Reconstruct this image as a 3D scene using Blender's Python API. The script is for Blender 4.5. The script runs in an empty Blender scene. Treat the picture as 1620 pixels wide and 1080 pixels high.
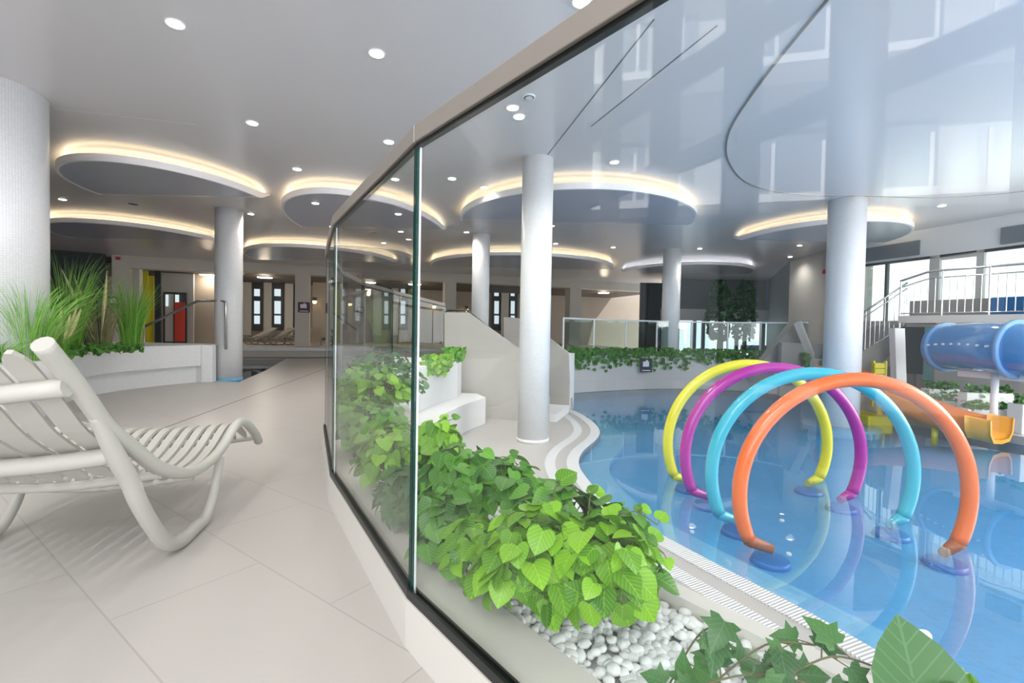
import bpy, math, random
from mathutils import Vector, Matrix
random.seed(7)
S = bpy.context.scene
PI = math.pi
# ------------------------------------------------------------------ camera
F = 750.0
CAMZ = 1.2
_p = math.atan(18/750); _r = math.radians(1.06)
_f = Vector((0, math.cos(_p), -math.sin(_p)))
_r0 = Vector((1, 0, 0)); _u0 = Vector((0, math.sin(_p), math.cos(_p)))
CR = math.cos(_r)*_r0 + math.sin(_r)*_u0
CU = math.cos(_r)*_u0 - math.sin(_r)*_r0
cam = bpy.data.objects.new('camera', bpy.data.cameras.new('camera'))
S.collection.objects.link(cam)
cam.data.sensor_width = 36; cam.data.lens = 36*F/1620; cam.data.clip_start = 0.02; cam.data.clip_end = 300
m = Matrix((CR, CU, -_f)).transposed().to_4x4(); m.translation = (0, 0, CAMZ)
cam.matrix_world = m
S.camera = cam
# ------------------------------------------------------------------ world, sun, area lights, exposure
S.view_settings.view_transform = 'Standard'; S.view_settings.look = 'None'
S.view_settings.gamma = 1; S.view_settings.use_curve_mapping = False
S.view_settings.exposure = 0.10
W = bpy.data.worlds.new('sky'); S.world = W; W.use_nodes = True
bg = W.node_tree.nodes['Background']
bg.inputs[0].default_value = (0.95, 0.97, 1.0, 1); bg.inputs[1].default_value = 2.2

def light(name, kind, loc, energy, col=(1, 1, 1), size=1, size_y=None, aim=None, spot=None):
    d = bpy.data.lights.new(name, kind); d.energy = energy; d.color = col
    if kind == 'AREA':
        d.shape = 'RECTANGLE'; d.size = size; d.size_y = size_y or size
    elif kind == 'SUN': d.angle = size
    else:
        d.shadow_soft_size = size
    if kind == 'SPOT': d.spot_size = spot or 2.2; d.spot_blend = 0.8
    o = bpy.data.objects.new(name, d); S.collection.objects.link(o); o.location = loc
    if aim is not None: o.rotation_euler = Vector(aim).to_track_quat('-Z', 'Y').to_euler()
    return o
light('sun', 'SUN', (0, 0, 30), 15, (1, .97, .93), 0.01, aim=(-0.62, -0.06, -0.78))
light('skylight_lamp', 'AREA', (5.6, 4.9, 7.9), 900, (1, .975, .92), 5.0, 6.5, aim=(0, 0, -1))
light('hall_skylight_lamp', 'AREA', (-1.5, -5.5, 7.3), 800, (1, .985, .96), 7.0, 5.0, aim=(-.05, .25, -1))  # fill lamp added out of view under the hall roof, which has no skylight
light('window_daylight_back', 'AREA', (0.5, -7.8, 2.0), 260, (.93, .96, 1), 9, 3.2, aim=(0, 1, .1))  # added fill at the open side behind the camera; no window there
light('window_daylight_right', 'AREA', (9.5, 3.0, 2.2), 380, (1, .98, .93), 6.0, 3.0, aim=(-1, .25, 0))
S.cycles.max_bounces = 10; S.cycles.diffuse_bounces = 4; S.cycles.glossy_bounces = 5
S.cycles.transparent_max_bounces = 40; S.cycles.transmission_bounces = 8
S.cycles.caustics_reflective = False; S.cycles.caustics_refractive = False
S.cycles.use_denoising = True; S.cycles.sample_clamp_indirect = 4.0

# ------------------------------------------------------------------ measuring helpers
C0 = Vector((0, 0, CAMZ))
def ray(x, y): return _f + CR*((x-810)/F) - CU*((y-540)/F)
def cz(x, y, z): d = ray(x, y); return C0 + d*((z-CAMZ)/d.z)
def cY(x, y, Y): d = ray(x, y); return C0 + d*(Y/d.y)
def cP(x, y, P, n):
    d = ray(x, y); n = Vector((n[0], n[1], 0)); P = Vector((P[0], P[1], 0))
    return C0 + d*((P-C0).dot(n)/d.dot(n))
def smooth(pts, k=6, closed=False):
    P = [Vector(p) for p in pts]; n = len(P); out = []
    rng = range(n) if closed else range(n-1)
    for i in rng:
        if closed: a, b, c, d = P[i-1], P[i], P[(i+1) % n], P[(i+2) % n]
        else: a, b, c, d = P[max(i-1, 0)], P[i], P[i+1], P[min(i+2, n-1)]
        for j in range(k):
            t = j/k
            out.append(.5*((2*b)+(c-a)*t+(2*a-5*b+4*c-d)*t*t+(3*b-a-3*c+d)*t**3))
    if not closed: out.append(P[-1])
    return out
def offset(path, d):
    """shift a 2-D path sideways by d (positive = left of travel)"""
    P = [Vector((p[0], p[1])) for p in path]; out = []
    for i, p in enumerate(P):
        a = P[max(i-1, 0)]; b = P[min(i+1, len(P)-1)]
        t = (b-a).normalized(); n = Vector((-t.y, t.x))
        out.append(p+n*d)
    return out

# ------------------------------------------------------------------ mesh helper
class MB:
    def __init__(s): s.v = []; s.f = []; s.uv = []; s.hasuv = False
    def face(s, idx, uv=None):
        s.f.append(idx); s.uv.append(uv)
        if uv: s.hasuv = True
    def quadbox(s, P):
        b = len(s.v); s.v += [Vector(p) for p in P]
        for q in ((0, 3, 2, 1), (4, 5, 6, 7), (0, 1, 5, 4), (1, 2, 6, 5), (2, 3, 7, 6), (3, 0, 4, 7)):
            s.face([b+i for i in q])
        return s
    def box(s, x0, x1, y0, y1, z0, z1):
        return s.quadbox([(x0, y0, z0), (x1, y0, z0), (x1, y1, z0), (x0, y1, z0), (x0, y0, z1), (x1, y0, z1), (x1, y1, z1), (x0, y1, z1)])
    def wallbox(s, a, b, th, z0, z1, z0b=None, z1b=None):
        """upright slab from plan point a to b, thickness th to the left of a->b"""
        a = Vector(a[:2]); b = Vector(b[:2]); t = (b-a).normalized(); n = Vector((-t.y, t.x))*th
        z0b = z0 if z0b is None else z0b; z1b = z1 if z1b is None else z1b
        c, d = b+n, a+n
        return s.quadbox([(a.x, a.y, z0), (b.x, b.y, z0b), (c.x, c.y, z0b), (d.x, d.y, z0), (a.x, a.y, z1), (b.x, b.y, z1b), (c.x, c.y, z1b), (d.x, d.y, z1)])
    def prism(s, poly, z0, z1, caps=True):
        n = len(poly); b = len(s.v)
        s.v += [Vector((p[0], p[1], z0)) for p in poly]+[Vector((p[0], p[1], z1)) for p in poly]
        u = 0
        for i in range(n):
            j = (i+1) % n; L = (Vector(poly[j][:2])-Vector(poly[i][:2])).length
            s.face([b+i, b+j, b+n+j, b+n+i], [(u, z0), (u+L, z0), (u+L, z1), (u, z1)]); u += L
        if caps:
            s.face([b+n+i for i in range(n)], [(p[0], p[1]) for p in poly])
            s.face([b+i for i in reversed(range(n))], [(p[0], p[1]) for p in reversed(poly)])
        return s
    def sheet(s, poly, z):
        b = len(s.v); s.v += [Vector((p[0], p[1], z)) for p in poly]
        s.face([b+i for i in range(len(poly))], [(p[0], p[1]) for p in poly]); return s
    def strip(s, A, B, za, zb):
        """flat or upright band between two polylines, uv = along, across"""
        u = 0
        for i in range(len(A)-1):
            b = len(s.v); L = (Vector(A[i+1][:2])-Vector(A[i][:2])).length
            w = math.sqrt((Vector(A[i][:2])-Vector(B[i][:2])).length_squared+(za-zb)**2)
            s.v += [Vector((A[i][0], A[i][1], za)), Vector((A[i+1][0], A[i+1][1], za)), Vector((B[i+1][0], B[i+1][1], zb)), Vector((B[i][0], B[i][1], zb))]
            s.face([b, b+1, b+2, b+3], [(u, 0), (u+L, 0), (u+L, w), (u, w)]); u += L
        return s
    def band(s, A, B, z0, z1):
        s.strip(A, B, z1, z1); s.strip(B, A, z0, z0); s.strip(A, A, z0, z1); s.strip(B, B, z1, z0)
        for e in (0, -1):
            b = len(s.v); s.v += [Vector((A[e][0], A[e][1], z0)), Vector((B[e][0], B[e][1], z0)), Vector((B[e][0], B[e][1], z1)), Vector((A[e][0], A[e][1], z1))]
            s.face([b, b+1, b+2, b+3])
        return s
    def tube(s, pts, r, seg=10, cap=True, flat=None):
        P = [Vector(p) for p in pts]; n = len(P)
        R = r if isinstance(r, (list, tuple)) else [r]*n
        b0 = len(s.v); up = None; u = 0; us = []
        for i, p in enumerate(P):
            t = (P[min(i+1, n-1)]-P[max(i-1, 0)]).normalized()
            if up is None:
                up = Vector((0, 0, 1)) if abs(t.z) < .9 else Vector((1, 0, 0))
            up = (up-t*up.dot(t)).normalized(); sd = t.cross(up)
            if i: u += (p-P[i-1]).length
            us.append(u)
            for k in range(seg):
                a = 2*PI*k/seg
                s.v.append(p+sd*math.cos(a)*R[i]*(flat or 1)+up*math.sin(a)*R[i])
        for i in range(n-1):
            for k in range(seg):
                k2 = (k+1) % seg
                s.face([b0+i*seg+k, b0+i*seg+k2, b0+(i+1)*seg+k2, b0+(i+1)*seg+k], [(us[i], k/seg), (us[i], (k+1)/seg), (us[i+1], (k+1)/seg), (us[i+1], k/seg)])
        if cap:
            s.face([b0+k for k in reversed(range(seg))]); s.face([b0+(n-1)*seg+k for k in range(seg)])
        return s
    def cyl(s, c, r, z0, z1, seg=32, r1=None, caps=True):
        r1 = r if r1 is None else r1; b = len(s.v)
        for z, q in ((z0, r), (z1, r1)):
            for k in range(seg):
                a = 2*PI*k/seg; s.v.append(Vector((c[0]+q*math.cos(a), c[1]+q*math.sin(a), z)))
        for k in range(seg):
            k2 = (k+1) % seg; u0, u1 = 2*PI*r*k/seg, 2*PI*r*(k+1)/seg
            s.face([b+k, b+k2, b+seg+k2, b+seg+k], [(u0, z0), (u1, z0), (u1, z1), (u0, z1)])
        if caps:
            s.face([b+k for k in reversed(range(seg))]); s.face([b+seg+k for k in range(seg)])
        return s
    def build(s, name, mat, parent=None, bev=0, sm=False, org=None):
        root = parent
        while root is not None and root.parent is not None: root = root.parent
        o0 = Vector(ORG.get(root.name, (0, 0, 0))) if root is not None else Vector(org or (0, 0, 0))
        me = bpy.data.meshes.new(name); me.from_pydata([tuple(v-o0) for v in s.v], [], s.f)
        if s.hasuv:
            l = me.uv_layers.new(name='UVMap'); i = 0; data = []
            for f, uv in zip(s.f, s.uv):
                for k in range(len(f)): data += list(uv[k]) if uv else [0, 0]
            l.data.foreach_set('uv', data)
        me.materials.append(mat); me.validate(); me.update()
        if sm:
            for p in me.polygons: p.use_smooth = len(p.vertices) <= 4
        o = bpy.data.objects.new(name, me); S.collection.objects.link(o)
        if root is not None: o.parent = parent
        else: o.location = o0
        if bev:
            bm = o.modifiers.new('bevel', 'BEVEL'); bm.width = bev; bm.segments = 2; bm.limit_method = 'ANGLE'
        return o
ORG = {}
def tag(o, label=None, cat=None, group=None, kind=None):
    if label: o['label'] = label
    if cat: o['category'] = cat
    if group: o['group'] = group
    if kind: o['kind'] = kind
    return o
def thing(name, label, cat, loc=(0, 0, 0), group=None):
    o = bpy.data.objects.new(name, None); S.collection.objects.link(o); o.location = loc
    o.empty_display_size = .1
    ORG[o.name] = tuple(loc)
    return tag(o, label, cat, group)
def struct(o): o['kind'] = 'structure'; return o
def copy_tree(o, parent=None):
    c = o.copy(); S.collection.objects.link(c)
    if parent: c.parent = parent
    for ch in list(o.children): copy_tree(ch, c)
    return c

# ------------------------------------------------------------------ materials
def nt(name):
    m = bpy.data.materials.new(name); m.use_nodes = True
    return m, m.node_tree, m.node_tree.nodes['Principled BSDF']
def mat(name, col, rough=.5, metal=0, spec=.5, noise=0, nscale=8, emis=0, ecol=None, bump=0, coat=0):
    m, t, b = nt(name)
    b.inputs['Base Color'].default_value = (*col, 1); b.inputs['Roughness'].default_value = rough
    b.inputs['Metallic'].default_value = metal; b.inputs['Specular IOR Level'].default_value = spec
    b.inputs['Coat Weight'].default_value = coat
    if emis:
        b.inputs['Emission Color'].default_value = (*(ecol or col), 1); b.inputs['Emission Strength'].default_value = emis
    if noise or bump:
        n = t.nodes.new('ShaderNodeTexNoise'); n.inputs['Scale'].default_value = nscale; n.inputs['Detail'].default_value = 4
        tc = t.nodes.new('ShaderNodeTexCoord'); t.links.new(tc.outputs['Object'], n.inputs['Vector'])
        if noise:
            r = t.nodes.new('ShaderNodeMapRange'); r.inputs[3].default_value = 1-noise; r.inputs[4].default_value = 1+noise*.6
            t.links.new(n.outputs[0], r.inputs[0])
            x = t.nodes.new('ShaderNodeVectorMath'); x.operation = 'SCALE'; x.inputs[0].default_value = col
            t.links.new(r.outputs[0], x.inputs['Scale']); t.links.new(x.outputs[0], b.inputs['Base Color'])
        if bump:
            bp = t.nodes.new('ShaderNodeBump'); bp.inputs['Strength'].default_value = bump; bp.inputs['Distance'].default_value = .01
            t.links.new(n.outputs[0], bp.inputs['Height']); t.links.new(bp.outputs[0], b.inputs['Normal'])
    return m
def tiles(name, col, mortar, w, h, gap, rough=.4, uv=True, rot=0, var=.02, off=.5, spec=.5, bump=.3):
    m, t, b = nt(name)
    tc = t.nodes.new('ShaderNodeTexCoord'); mp = t.nodes.new('ShaderNodeMapping'); mp.inputs['Rotation'].default_value = (0, 0, rot)
    t.links.new(tc.outputs['UV' if uv else 'Object'], mp.inputs['Vector'])
    k = t.nodes.new('ShaderNodeTexBrick'); k.offset = off; k.squash = 1
    k.inputs['Scale'].default_value = 1; k.inputs['Brick Width'].default_value = w; k.inputs['Row Height'].default_value = h
    k.inputs['Mortar Size'].default_value = gap; k.inputs['Mortar Smooth'].default_value = .2; k.inputs['Bias'].default_value = 0
    k.inputs['Color1'].default_value = (*[c*(1-var) for c in col], 1); k.inputs['Color2'].default_value = (*[min(1, c*(1+var)) for c in col], 1)
    k.inputs['Mortar'].default_value = (*mortar, 1)
    t.links.new(mp.outputs[0], k.inputs['Vector']); t.links.new(k.outputs['Color'], b.inputs['Base Color'])
    b.inputs['Roughness'].default_value = rough; b.inputs['Specular IOR Level'].default_value = spec
    if bump:
        bp = t.nodes.new('ShaderNodeBump'); bp.inputs['Strength'].default_value = bump; bp.inputs['Distance'].default_value = .003; bp.invert = True
        t.links.new(k.outputs['Fac'], bp.inputs['Height']); t.links.new(bp.outputs[0], b.inputs['Normal'])
    return m
def emit(name, col, s):
    m = bpy.data.materials.new(name); m.use_nodes = True; t = m.node_tree; t.nodes.clear()
    e = t.nodes.new('ShaderNodeEmission'); o = t.nodes.new('ShaderNodeOutputMaterial')
    e.inputs[0].default_value = (*col, 1); e.inputs[1].default_value = s; t.links.new(e.outputs[0], o.inputs[0]); return m
def clear(name, tint, f0=.04, rough=0, bump=0, bscale=3):
    """thin clear sheet: schlick mirror over a tinted see-through"""
    m = bpy.data.materials.new(name); m.use_nodes = True; t = m.node_tree; t.nodes.clear()
    g = t.nodes.new('ShaderNodeNewGeometry'); d = t.nodes.new('ShaderNodeVectorMath'); d.operation = 'DOT_PRODUCT'
    t.links.new(g.outputs['Normal'], d.inputs[0]); t.links.new(g.outputs['Incoming'], d.inputs[1])
    ab = t.nodes.new('ShaderNodeMath'); ab.operation = 'ABSOLUTE'; t.links.new(d.outputs['Value'], ab.inputs[0])
    s1 = t.nodes.new('ShaderNodeMath'); s1.operation = 'SUBTRACT'; s1.inputs[0].default_value = 1; t.links.new(ab.outputs[0], s1.inputs[1]); s1.use_clamp = True
    pw = t.nodes.new('ShaderNodeMath'); pw.operation = 'POWER'; pw.inputs[1].default_value = 5; t.links.new(s1.outputs[0], pw.inputs[0])
    ma = t.nodes.new('ShaderNodeMath'); ma.operation = 'MULTIPLY_ADD'; ma.inputs[1].default_value = 1-f0; ma.inputs[2].default_value = f0; t.links.new(pw.outputs[0], ma.inputs[0])
    tr = t.nodes.new('ShaderNodeBsdfTransparent'); tr.inputs[0].default_value = (*tint, 1)
    gl = t.nodes.new('ShaderNodeBsdfGlossy'); gl.inputs['Roughness'].default_value = rough
    if bump:
        tc = t.nodes.new('ShaderNodeTexCoord'); n = t.nodes.new('ShaderNodeTexNoise'); n.inputs['Scale'].default_value = bscale; n.inputs['Detail'].default_value = 3
        bp = t.nodes.new('ShaderNodeBump'); bp.inputs['Strength'].default_value = bump; bp.inputs['Distance'].default_value = .02
        t.links.new(tc.outputs['Object'], n.inputs['Vector']); t.links.new(n.outputs[0], bp.inputs['Height']); t.links.new(bp.outputs[0], gl.inputs['Normal'])
    mx = t.nodes.new('ShaderNodeMixShader'); o = t.nodes.new('ShaderNodeOutputMaterial')
    t.links.new(ma.outputs[0], mx.inputs[0]); t.links.new(tr.outputs[0], mx.inputs[1]); t.links.new(gl.outputs[0], mx.inputs[2]); t.links.new(mx.outputs[0], o.inputs[0])
    return m
def leafmat(name, c1, c2, vein=None):
    m, t, b = nt(name)
    g = t.nodes.new('ShaderNodeNewGeometry'); r = t.nodes.new('ShaderNodeValToRGB')
    r.color_ramp.elements[0].color = (*c1, 1); r.color_ramp.elements[1].color = (*c2, 1)
    t.links.new(g.outputs['Random Per Island'], r.inputs[0])
    col = r.outputs[0]
    uv = t.nodes.new('ShaderNodeTexCoord'); sp = t.nodes.new('ShaderNodeSeparateXYZ'); t.links.new(uv.outputs['UV'], sp.inputs[0])
    # pale midrib and side veins, leaf uv: x along, y across (-.5..+.5)
    a = t.nodes.new('ShaderNodeMath'); a.operation = 'ABSOLUTE'; t.links.new(sp.outputs[1], a.inputs[0])
    sb = t.nodes.new('ShaderNodeMath'); sb.operation = 'SUBTRACT'; t.links.new(sp.outputs[0], sb.inputs[0]); t.links.new(a.outputs[0], sb.inputs[1])
    sn = t.nodes.new('ShaderNodeMath'); sn.operation = 'SINE'; ml = t.nodes.new('ShaderNodeMath'); ml.operation = 'MULTIPLY'; ml.inputs[1].default_value = 34
    t.links.new(sb.outputs[0], ml.inputs[0]); t.links.new(ml.outputs[0], sn.inputs[0])
    gt = t.nodes.new('ShaderNodeMath'); gt.operation = 'GREATER_THAN'; gt.inputs[1].default_value = .93; t.links.new(sn.outputs[0], gt.inputs[0])
    lt = t.nodes.new('ShaderNodeMath'); lt.operation = 'LESS_THAN'; lt.inputs[1].default_value = .016; t.links.new(a.outputs[0], lt.inputs[0])
    mxm = t.nodes.new('ShaderNodeMath'); mxm.operation = 'MAXIMUM'; t.links.new(gt.outputs[0], mxm.inputs[0]); t.links.new(lt.outputs[0], mxm.inputs[1])
    sc = t.nodes.new('ShaderNodeMath'); sc.operation = 'MULTIPLY'; sc.inputs[1].default_value = .32; t.links.new(mxm.outputs[0], sc.inputs[0])
    mx = t.nodes.new('ShaderNodeMix'); mx.data_type = 'RGBA'; t.links.new(sc.outputs[0], mx.inputs[0]); t.links.new(col, mx.inputs[6])
    mx.inputs[7].default_value = (*(vein or [min(1, c*1.9+.06) for c in c2]), 1)
    t.links.new(mx.outputs[2], b.inputs['Base Color']); b.inputs['Roughness'].default_value = .38
    tl = t.nodes.new('ShaderNodeBsdfTranslucent'); t.links.new(mx.outputs[2], tl.inputs[0])
    ms = t.nodes.new('ShaderNodeMixShader'); ms.inputs[0].default_value = .22
    out = t.nodes['Material Output']; t.links.new(b.outputs[0], ms.inputs[1]); t.links.new(tl.outputs[0], ms.inputs[2]); t.links.new(ms.outputs[0], out.inputs[0])
    return m
M = {}
M['floor'] = tiles('floor_tile', (.50, .475, .455), (.40, .38, .365), 1.2, .6, .004, .33, rot=.62, var=.015, bump=.15)
M['deck'] = tiles('deck_tile', (.50, .485, .465), (.48, .465, .45), .6, .6, .004, .4, rot=.3, var=.012, bump=.15)
M['mosaic'] = tiles('white_mosaic', (.88, .89, .91), (.72, .74, .78), .025, .025, .0022, .3, off=0, var=.03)
M['stone'] = tiles('stone_cladding', (.50, .485, .46), (.50, .49, .47), .6, .3, .003, .45, off=0, var=.02, bump=.1)
M['pool_stone'] = tiles('pool_wall_stone', (.72, .70, .675), (.62, .60, .58), .9, .6, .004, .5, off=0, var=.02, bump=.1)
M['ceiling'] = mat('ceiling_paint', (.76, .74, .765), .24, spec=.6, noise=.02, nscale=.6)
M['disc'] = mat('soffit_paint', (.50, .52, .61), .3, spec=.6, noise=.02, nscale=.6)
M['white'] = mat('white_paint', (.84, .85, .86), .45, noise=.02, nscale=3)
M['shaft'] = mat('shaft_paint', (.78, .73, .66), .6, noise=.02, nscale=1)
M['rim'] = mat('soffit_rim', (.92, .90, .93), .4, noise=.02)
M['led'] = emit('warm_led_strip', (1, .78, .46), 5.0)
M['led_cool'] = emit('cool_led_strip', (.95, .96, 1), 3.0)
M['lamp'] = emit('lamp_lens', (1, .95, .86), 14)
M['wall_lamp'] = emit('wall_lamp_glow', (1, .78, .35), 6)
M['resin'] = mat('lounger_resin', (.50, .49, .455), .42, noise=.02, nscale=14, bump=.04)
M['resin_dark'] = mat('lounge_resin', (.34, .30, .25), .5, noise=.05)
M['glass'] = clear('balustrade_glass', (.985, .998, .994), .036)
M['glass_far'] = clear('railing_glass', (.80, .88, .86), .06)
M['glass_edge'] = mat('glass_edge_green', (.003, .045, .038), .6, spec=.15, noise=.2, nscale=30)
M['seal'] = mat('clear_seal', (.86, .93, .95), .3, noise=.05, nscale=20)
M['rail'] = mat('bronze_rail', (.30, .27, .245), .42, .3, noise=.05, nscale=10)
M['black'] = mat('black_gasket', (.012, .014, .015), .35, noise=.2, nscale=40)
M['kerb'] = mat('kerb_stone', (.68, .66, .62), .4, noise=.03, nscale=4)
M['joint'] = mat('dark_joint', (.10, .095, .09), .7, noise=.1)
M['steel'] = mat('brushed_steel', (.62, .62, .62), .25, .9, noise=.04, nscale=30)
M['steel_white'] = mat('white_metal', (.85, .87, .88), .3, noise=.02)
M['dark'] = mat('dark_frame', (.05, .055, .06), .5, noise=.1)
M['mullion'] = mat('mullion_grey', (.10, .12, .14), .5, noise=.05)
M['brown'] = mat('lounge_ceiling_brown', (.11, .085, .065), .6, noise=.05)
M['taupe'] = mat('taupe_wall', (.36, .30, .245), .7, noise=.05, nscale=2)
M['cream'] = mat('cream_wall', (.62, .575, .515), .7, noise=.03, nscale=2)
M['greydark'] = mat('dark_wall', (.035, .045, .05), .7, noise=.2, nscale=1)
M['slate'] = mat('slate_wall', (.20, .23, .26), .55, noise=.08, nscale=2)
M['pane_far'] = emit('daylight_pane', (.75, .86, .92), .9)
M['pane_bright'] = emit('bright_daylight_pane', (.80, .90, .95), 1.5)
M['red'] = mat('red_panel', (.62, .045, .02), .5, noise=.05)
M['purple_sign'] = mat('purple_sign', (.09, .05, .10), .5, noise=.05)
M['navy_sign'] = mat('navy_sign', (.02, .03, .06), .5, noise=.05)
M['sign_white'] = mat('sign_white', (.85, .85, .85), .5, noise=.02)
M['pebble'] = mat('white_pebble', (.80, .82, .82), .45, noise=.08, nscale=9)
M['gravel'] = mat('pale_gravel', (.42, .43, .42), .8, noise=.3, nscale=60)
M['soil'] = mat('planter_soil', (.10, .08, .06), .9, noise=.3, nscale=20)
M['plaster'] = mat('grey_plaster', (.30, .29, .28), .7, noise=.05, nscale=3)
M['plaster_light'] = mat('light_plaster', (.58, .56, .53), .7, noise=.04, nscale=3)
M['ground'] = mat('outdoor_paving', (.16, .16, .16), .8, noise=.1, nscale=1)
M['facade_white'] = mat('facade_white', (.92, .92, .92), .6, noise=.02)
M['facade'] = mat('facade_render', (.58, .59, .58), .8, noise=.03, nscale=.8)
M['facade_door'] = mat('facade_door', (.22, .25, .29), .3, noise=.05, nscale=1)
for k, c in (('orange', (.86, .17, .035)), ('teal', (.05, .50, .66)), ('purple', (.46, .02, .33)), ('yellow', (.80, .75, .04))):
    M[k] = mat('gloss_'+k, c, .22, noise=.03, nscale=4, coat=.3)
M['orange_foot'] = mat('worn_orange', (.40, .12, .05), .5, noise=.3, nscale=20)
M['pad'] = mat('blue_pad', (.004, .19, .58), .35, noise=.05)
M['slide'] = mat('slide_orange', (.82, .22, .008), .22, noise=.04, nscale=2, coat=.4)
M['slide_end'] = mat('slide_yellow', (.90, .42, .045), .25, noise=.03, nscale=2, coat=.4)
M['blue_tube'] = mat('tube_blue', (.09, .26, .54), .16, noise=.05, nscale=2, coat=.6)
M['blue_flange'] = mat('flange_blue', (.20, .40, .70), .2, noise=.03, coat=.5)
M['blue_box'] = mat('box_blue', (.015, .13, .33), .3, noise=.05)
M['yellow_step'] = mat('yellow_step', (.80, .72, .05), .35, noise=.04)
M['greenglass'] = mat('green_glass_door', (.10, .22, .22), .08, noise=.1, nscale=2)
M['pool'] = tiles('pool_floor_mosaic', (.045, .32, .66), (.055, .35, .70), .05, .05, .003, .35, off=0, var=.06)
M['pool_light'] = tiles('pool_shelf_mosaic', (.15, .46, .74), (.19, .50, .77), .05, .05, .003, .35, off=0, var=.05)
M['water'] = clear('pool_water', (.96, .99, 1.0), .08, .0, .03, 2.5)
M['water2'] = clear('dark_pool_water', (.50, .62, .66), .04, .0, .05, 2)
M['grate'] = None
m_, t_, b_ = nt('white_overflow_grating')
tc = t_.nodes.new('ShaderNodeTexCoord'); sp = t_.nodes.new('ShaderNodeSeparateXYZ'); t_.links.new(tc.outputs['UV'], sp.inputs[0])
w1 = t_.nodes.new('ShaderNodeMath'); w1.operation = 'MULTIPLY'; w1.inputs[1].default_value = 2*PI/.022; t_.links.new(sp.outputs[0], w1.inputs[0])
w2 = t_.nodes.new('ShaderNodeMath'); w2.operation = 'SINE'; t_.links.new(w1.outputs[0], w2.inputs[0])
r_ = t_.nodes.new('ShaderNodeValToRGB'); r_.color_ramp.elements[0].position = .06; r_.color_ramp.elements[0].color = (.40, .42, .44, 1)
r_.color_ramp.elements[1].position = .3; r_.color_ramp.elements[1].color = (.86, .87, .88, 1)
w3 = t_.nodes.new('ShaderNodeMapRange'); w3.inputs[1].default_value = -1; w3.inputs[2].default_value = 1; t_.links.new(w2.outputs[0], w3.inputs[0])
t_.links.new(w3.outputs[0], r_.inputs[0]); t_.links.new(r_.outputs[0], b_.inputs['Base Color']); b_.inputs['Roughness'].default_value = .4
bp_ = t_.nodes.new('ShaderNodeBump'); bp_.inputs['Distance'].default_value = .004; t_.links.new(w3.outputs[0], bp_.inputs['Height']); t_.links.new(bp_.outputs[0], b_.inputs['Normal'])
M['grate'] = m_
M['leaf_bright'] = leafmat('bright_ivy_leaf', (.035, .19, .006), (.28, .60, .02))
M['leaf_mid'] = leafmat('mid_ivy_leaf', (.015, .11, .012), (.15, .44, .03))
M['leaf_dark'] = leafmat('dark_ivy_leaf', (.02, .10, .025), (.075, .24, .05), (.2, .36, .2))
M['leaf_hang'] = leafmat('hanging_ivy_leaf', (.03, .12, .02), (.10, .30, .04))
M['stem'] = mat('ivy_stem', (.14, .13, .06), .7, noise=.2, nscale=30)
M['grass'] = leafmat('grass_blade', (.10, .34, .03), (.38, .70, .16))
M['grass_dry'] = leafmat('dry_grass_blade', (.22, .22, .10), (.42, .40, .22))
M['plume'] = leafmat('pale_plume', (.60, .52, .26), (.85, .78, .45))
M['palm'] = leafmat('palm_frond', (.02, .10, .03), (.05, .20, .06))

# ------------------------------------------------------------------ plan lines
A = Vector((-.366, 1.77)); B = Vector((-1.215, 3.22)); Cc = Vector((-1.85, 4.70))
def step(p, ang, L=1.65): return p+Vector((math.sin(ang), -math.cos(ang)))*L
fence = []
p = A.copy(); ang = math.radians(38.9)
near = [A]
for i in range(3): p = step(p, ang); near.append(p); ang += math.radians(8)
D = Vector((-2.28, 6.30)); Ee = Vector((-2.48, 7.93)); Ff = Vector((-2.40, 9.45)); Gg = Vector((-1.36, 9.62))
fence = list(reversed(near))+[B, Cc, D, Ee, Ff, Gg]          # near -> far
LOW = -.43
rim = smooth([(1.22, 9.95), (1.40, 9.25), (1.49, 8.4), (1.46, 7.7), (1.29, 7.1), (.99, 6.4), (.85, 5.8), (.86, 5.2), (.96, 4.5), (1.16, 3.95), (1.40, 3.46), (1.60, 3.08), (1.79, 2.72), (1.95, 2.35), (2.16, 1.8), (2.38, 1.2), (2.7, .4), (3.1, -.6), (3.6, -1.8)], 5)
back_edge = smooth([(7.55, 12.3), (7.3, 13.1), (6.28, 13.75), (4.64, 13.85), (3.04, 13.28), (1.55, 12.4)], 5)
right_edge = [(9.2, -1.8), (9.2, 4.0), (8.3, 6.2), (7.95, 7.2), (7.7, 8.0), (7.45, 8.8), (7.25, 9.7), (7.3, 10.8), (7.55, 12.3)]

# ------------------------------------------------------------------ floors
pool2 = [cz(358, 603, 0), cz(378, 604, 0), cz(420, 586, 0), cz(452, 567.5, 0), cz(300, 567, 0), cz(290, 580, 0)]
pool2 = [(q.x, q.y) for q in pool2]
outer = [(-25, -9), (near[-1].x, -9)]+[tuple(q) for q in fence]+[(-1.36, 10.55), (1.2, 10.0), (1.5, 12.4)]
outer += [tuple(q) for q in reversed(offset(back_edge, -.02))]+[(7.55, 10.6), (20, 10.6), (20, 30), (-25, 30)]
mb = MB(); mb.sheet(outer, 0); fl = struct(mb.build('floor', M['floor']))
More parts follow.
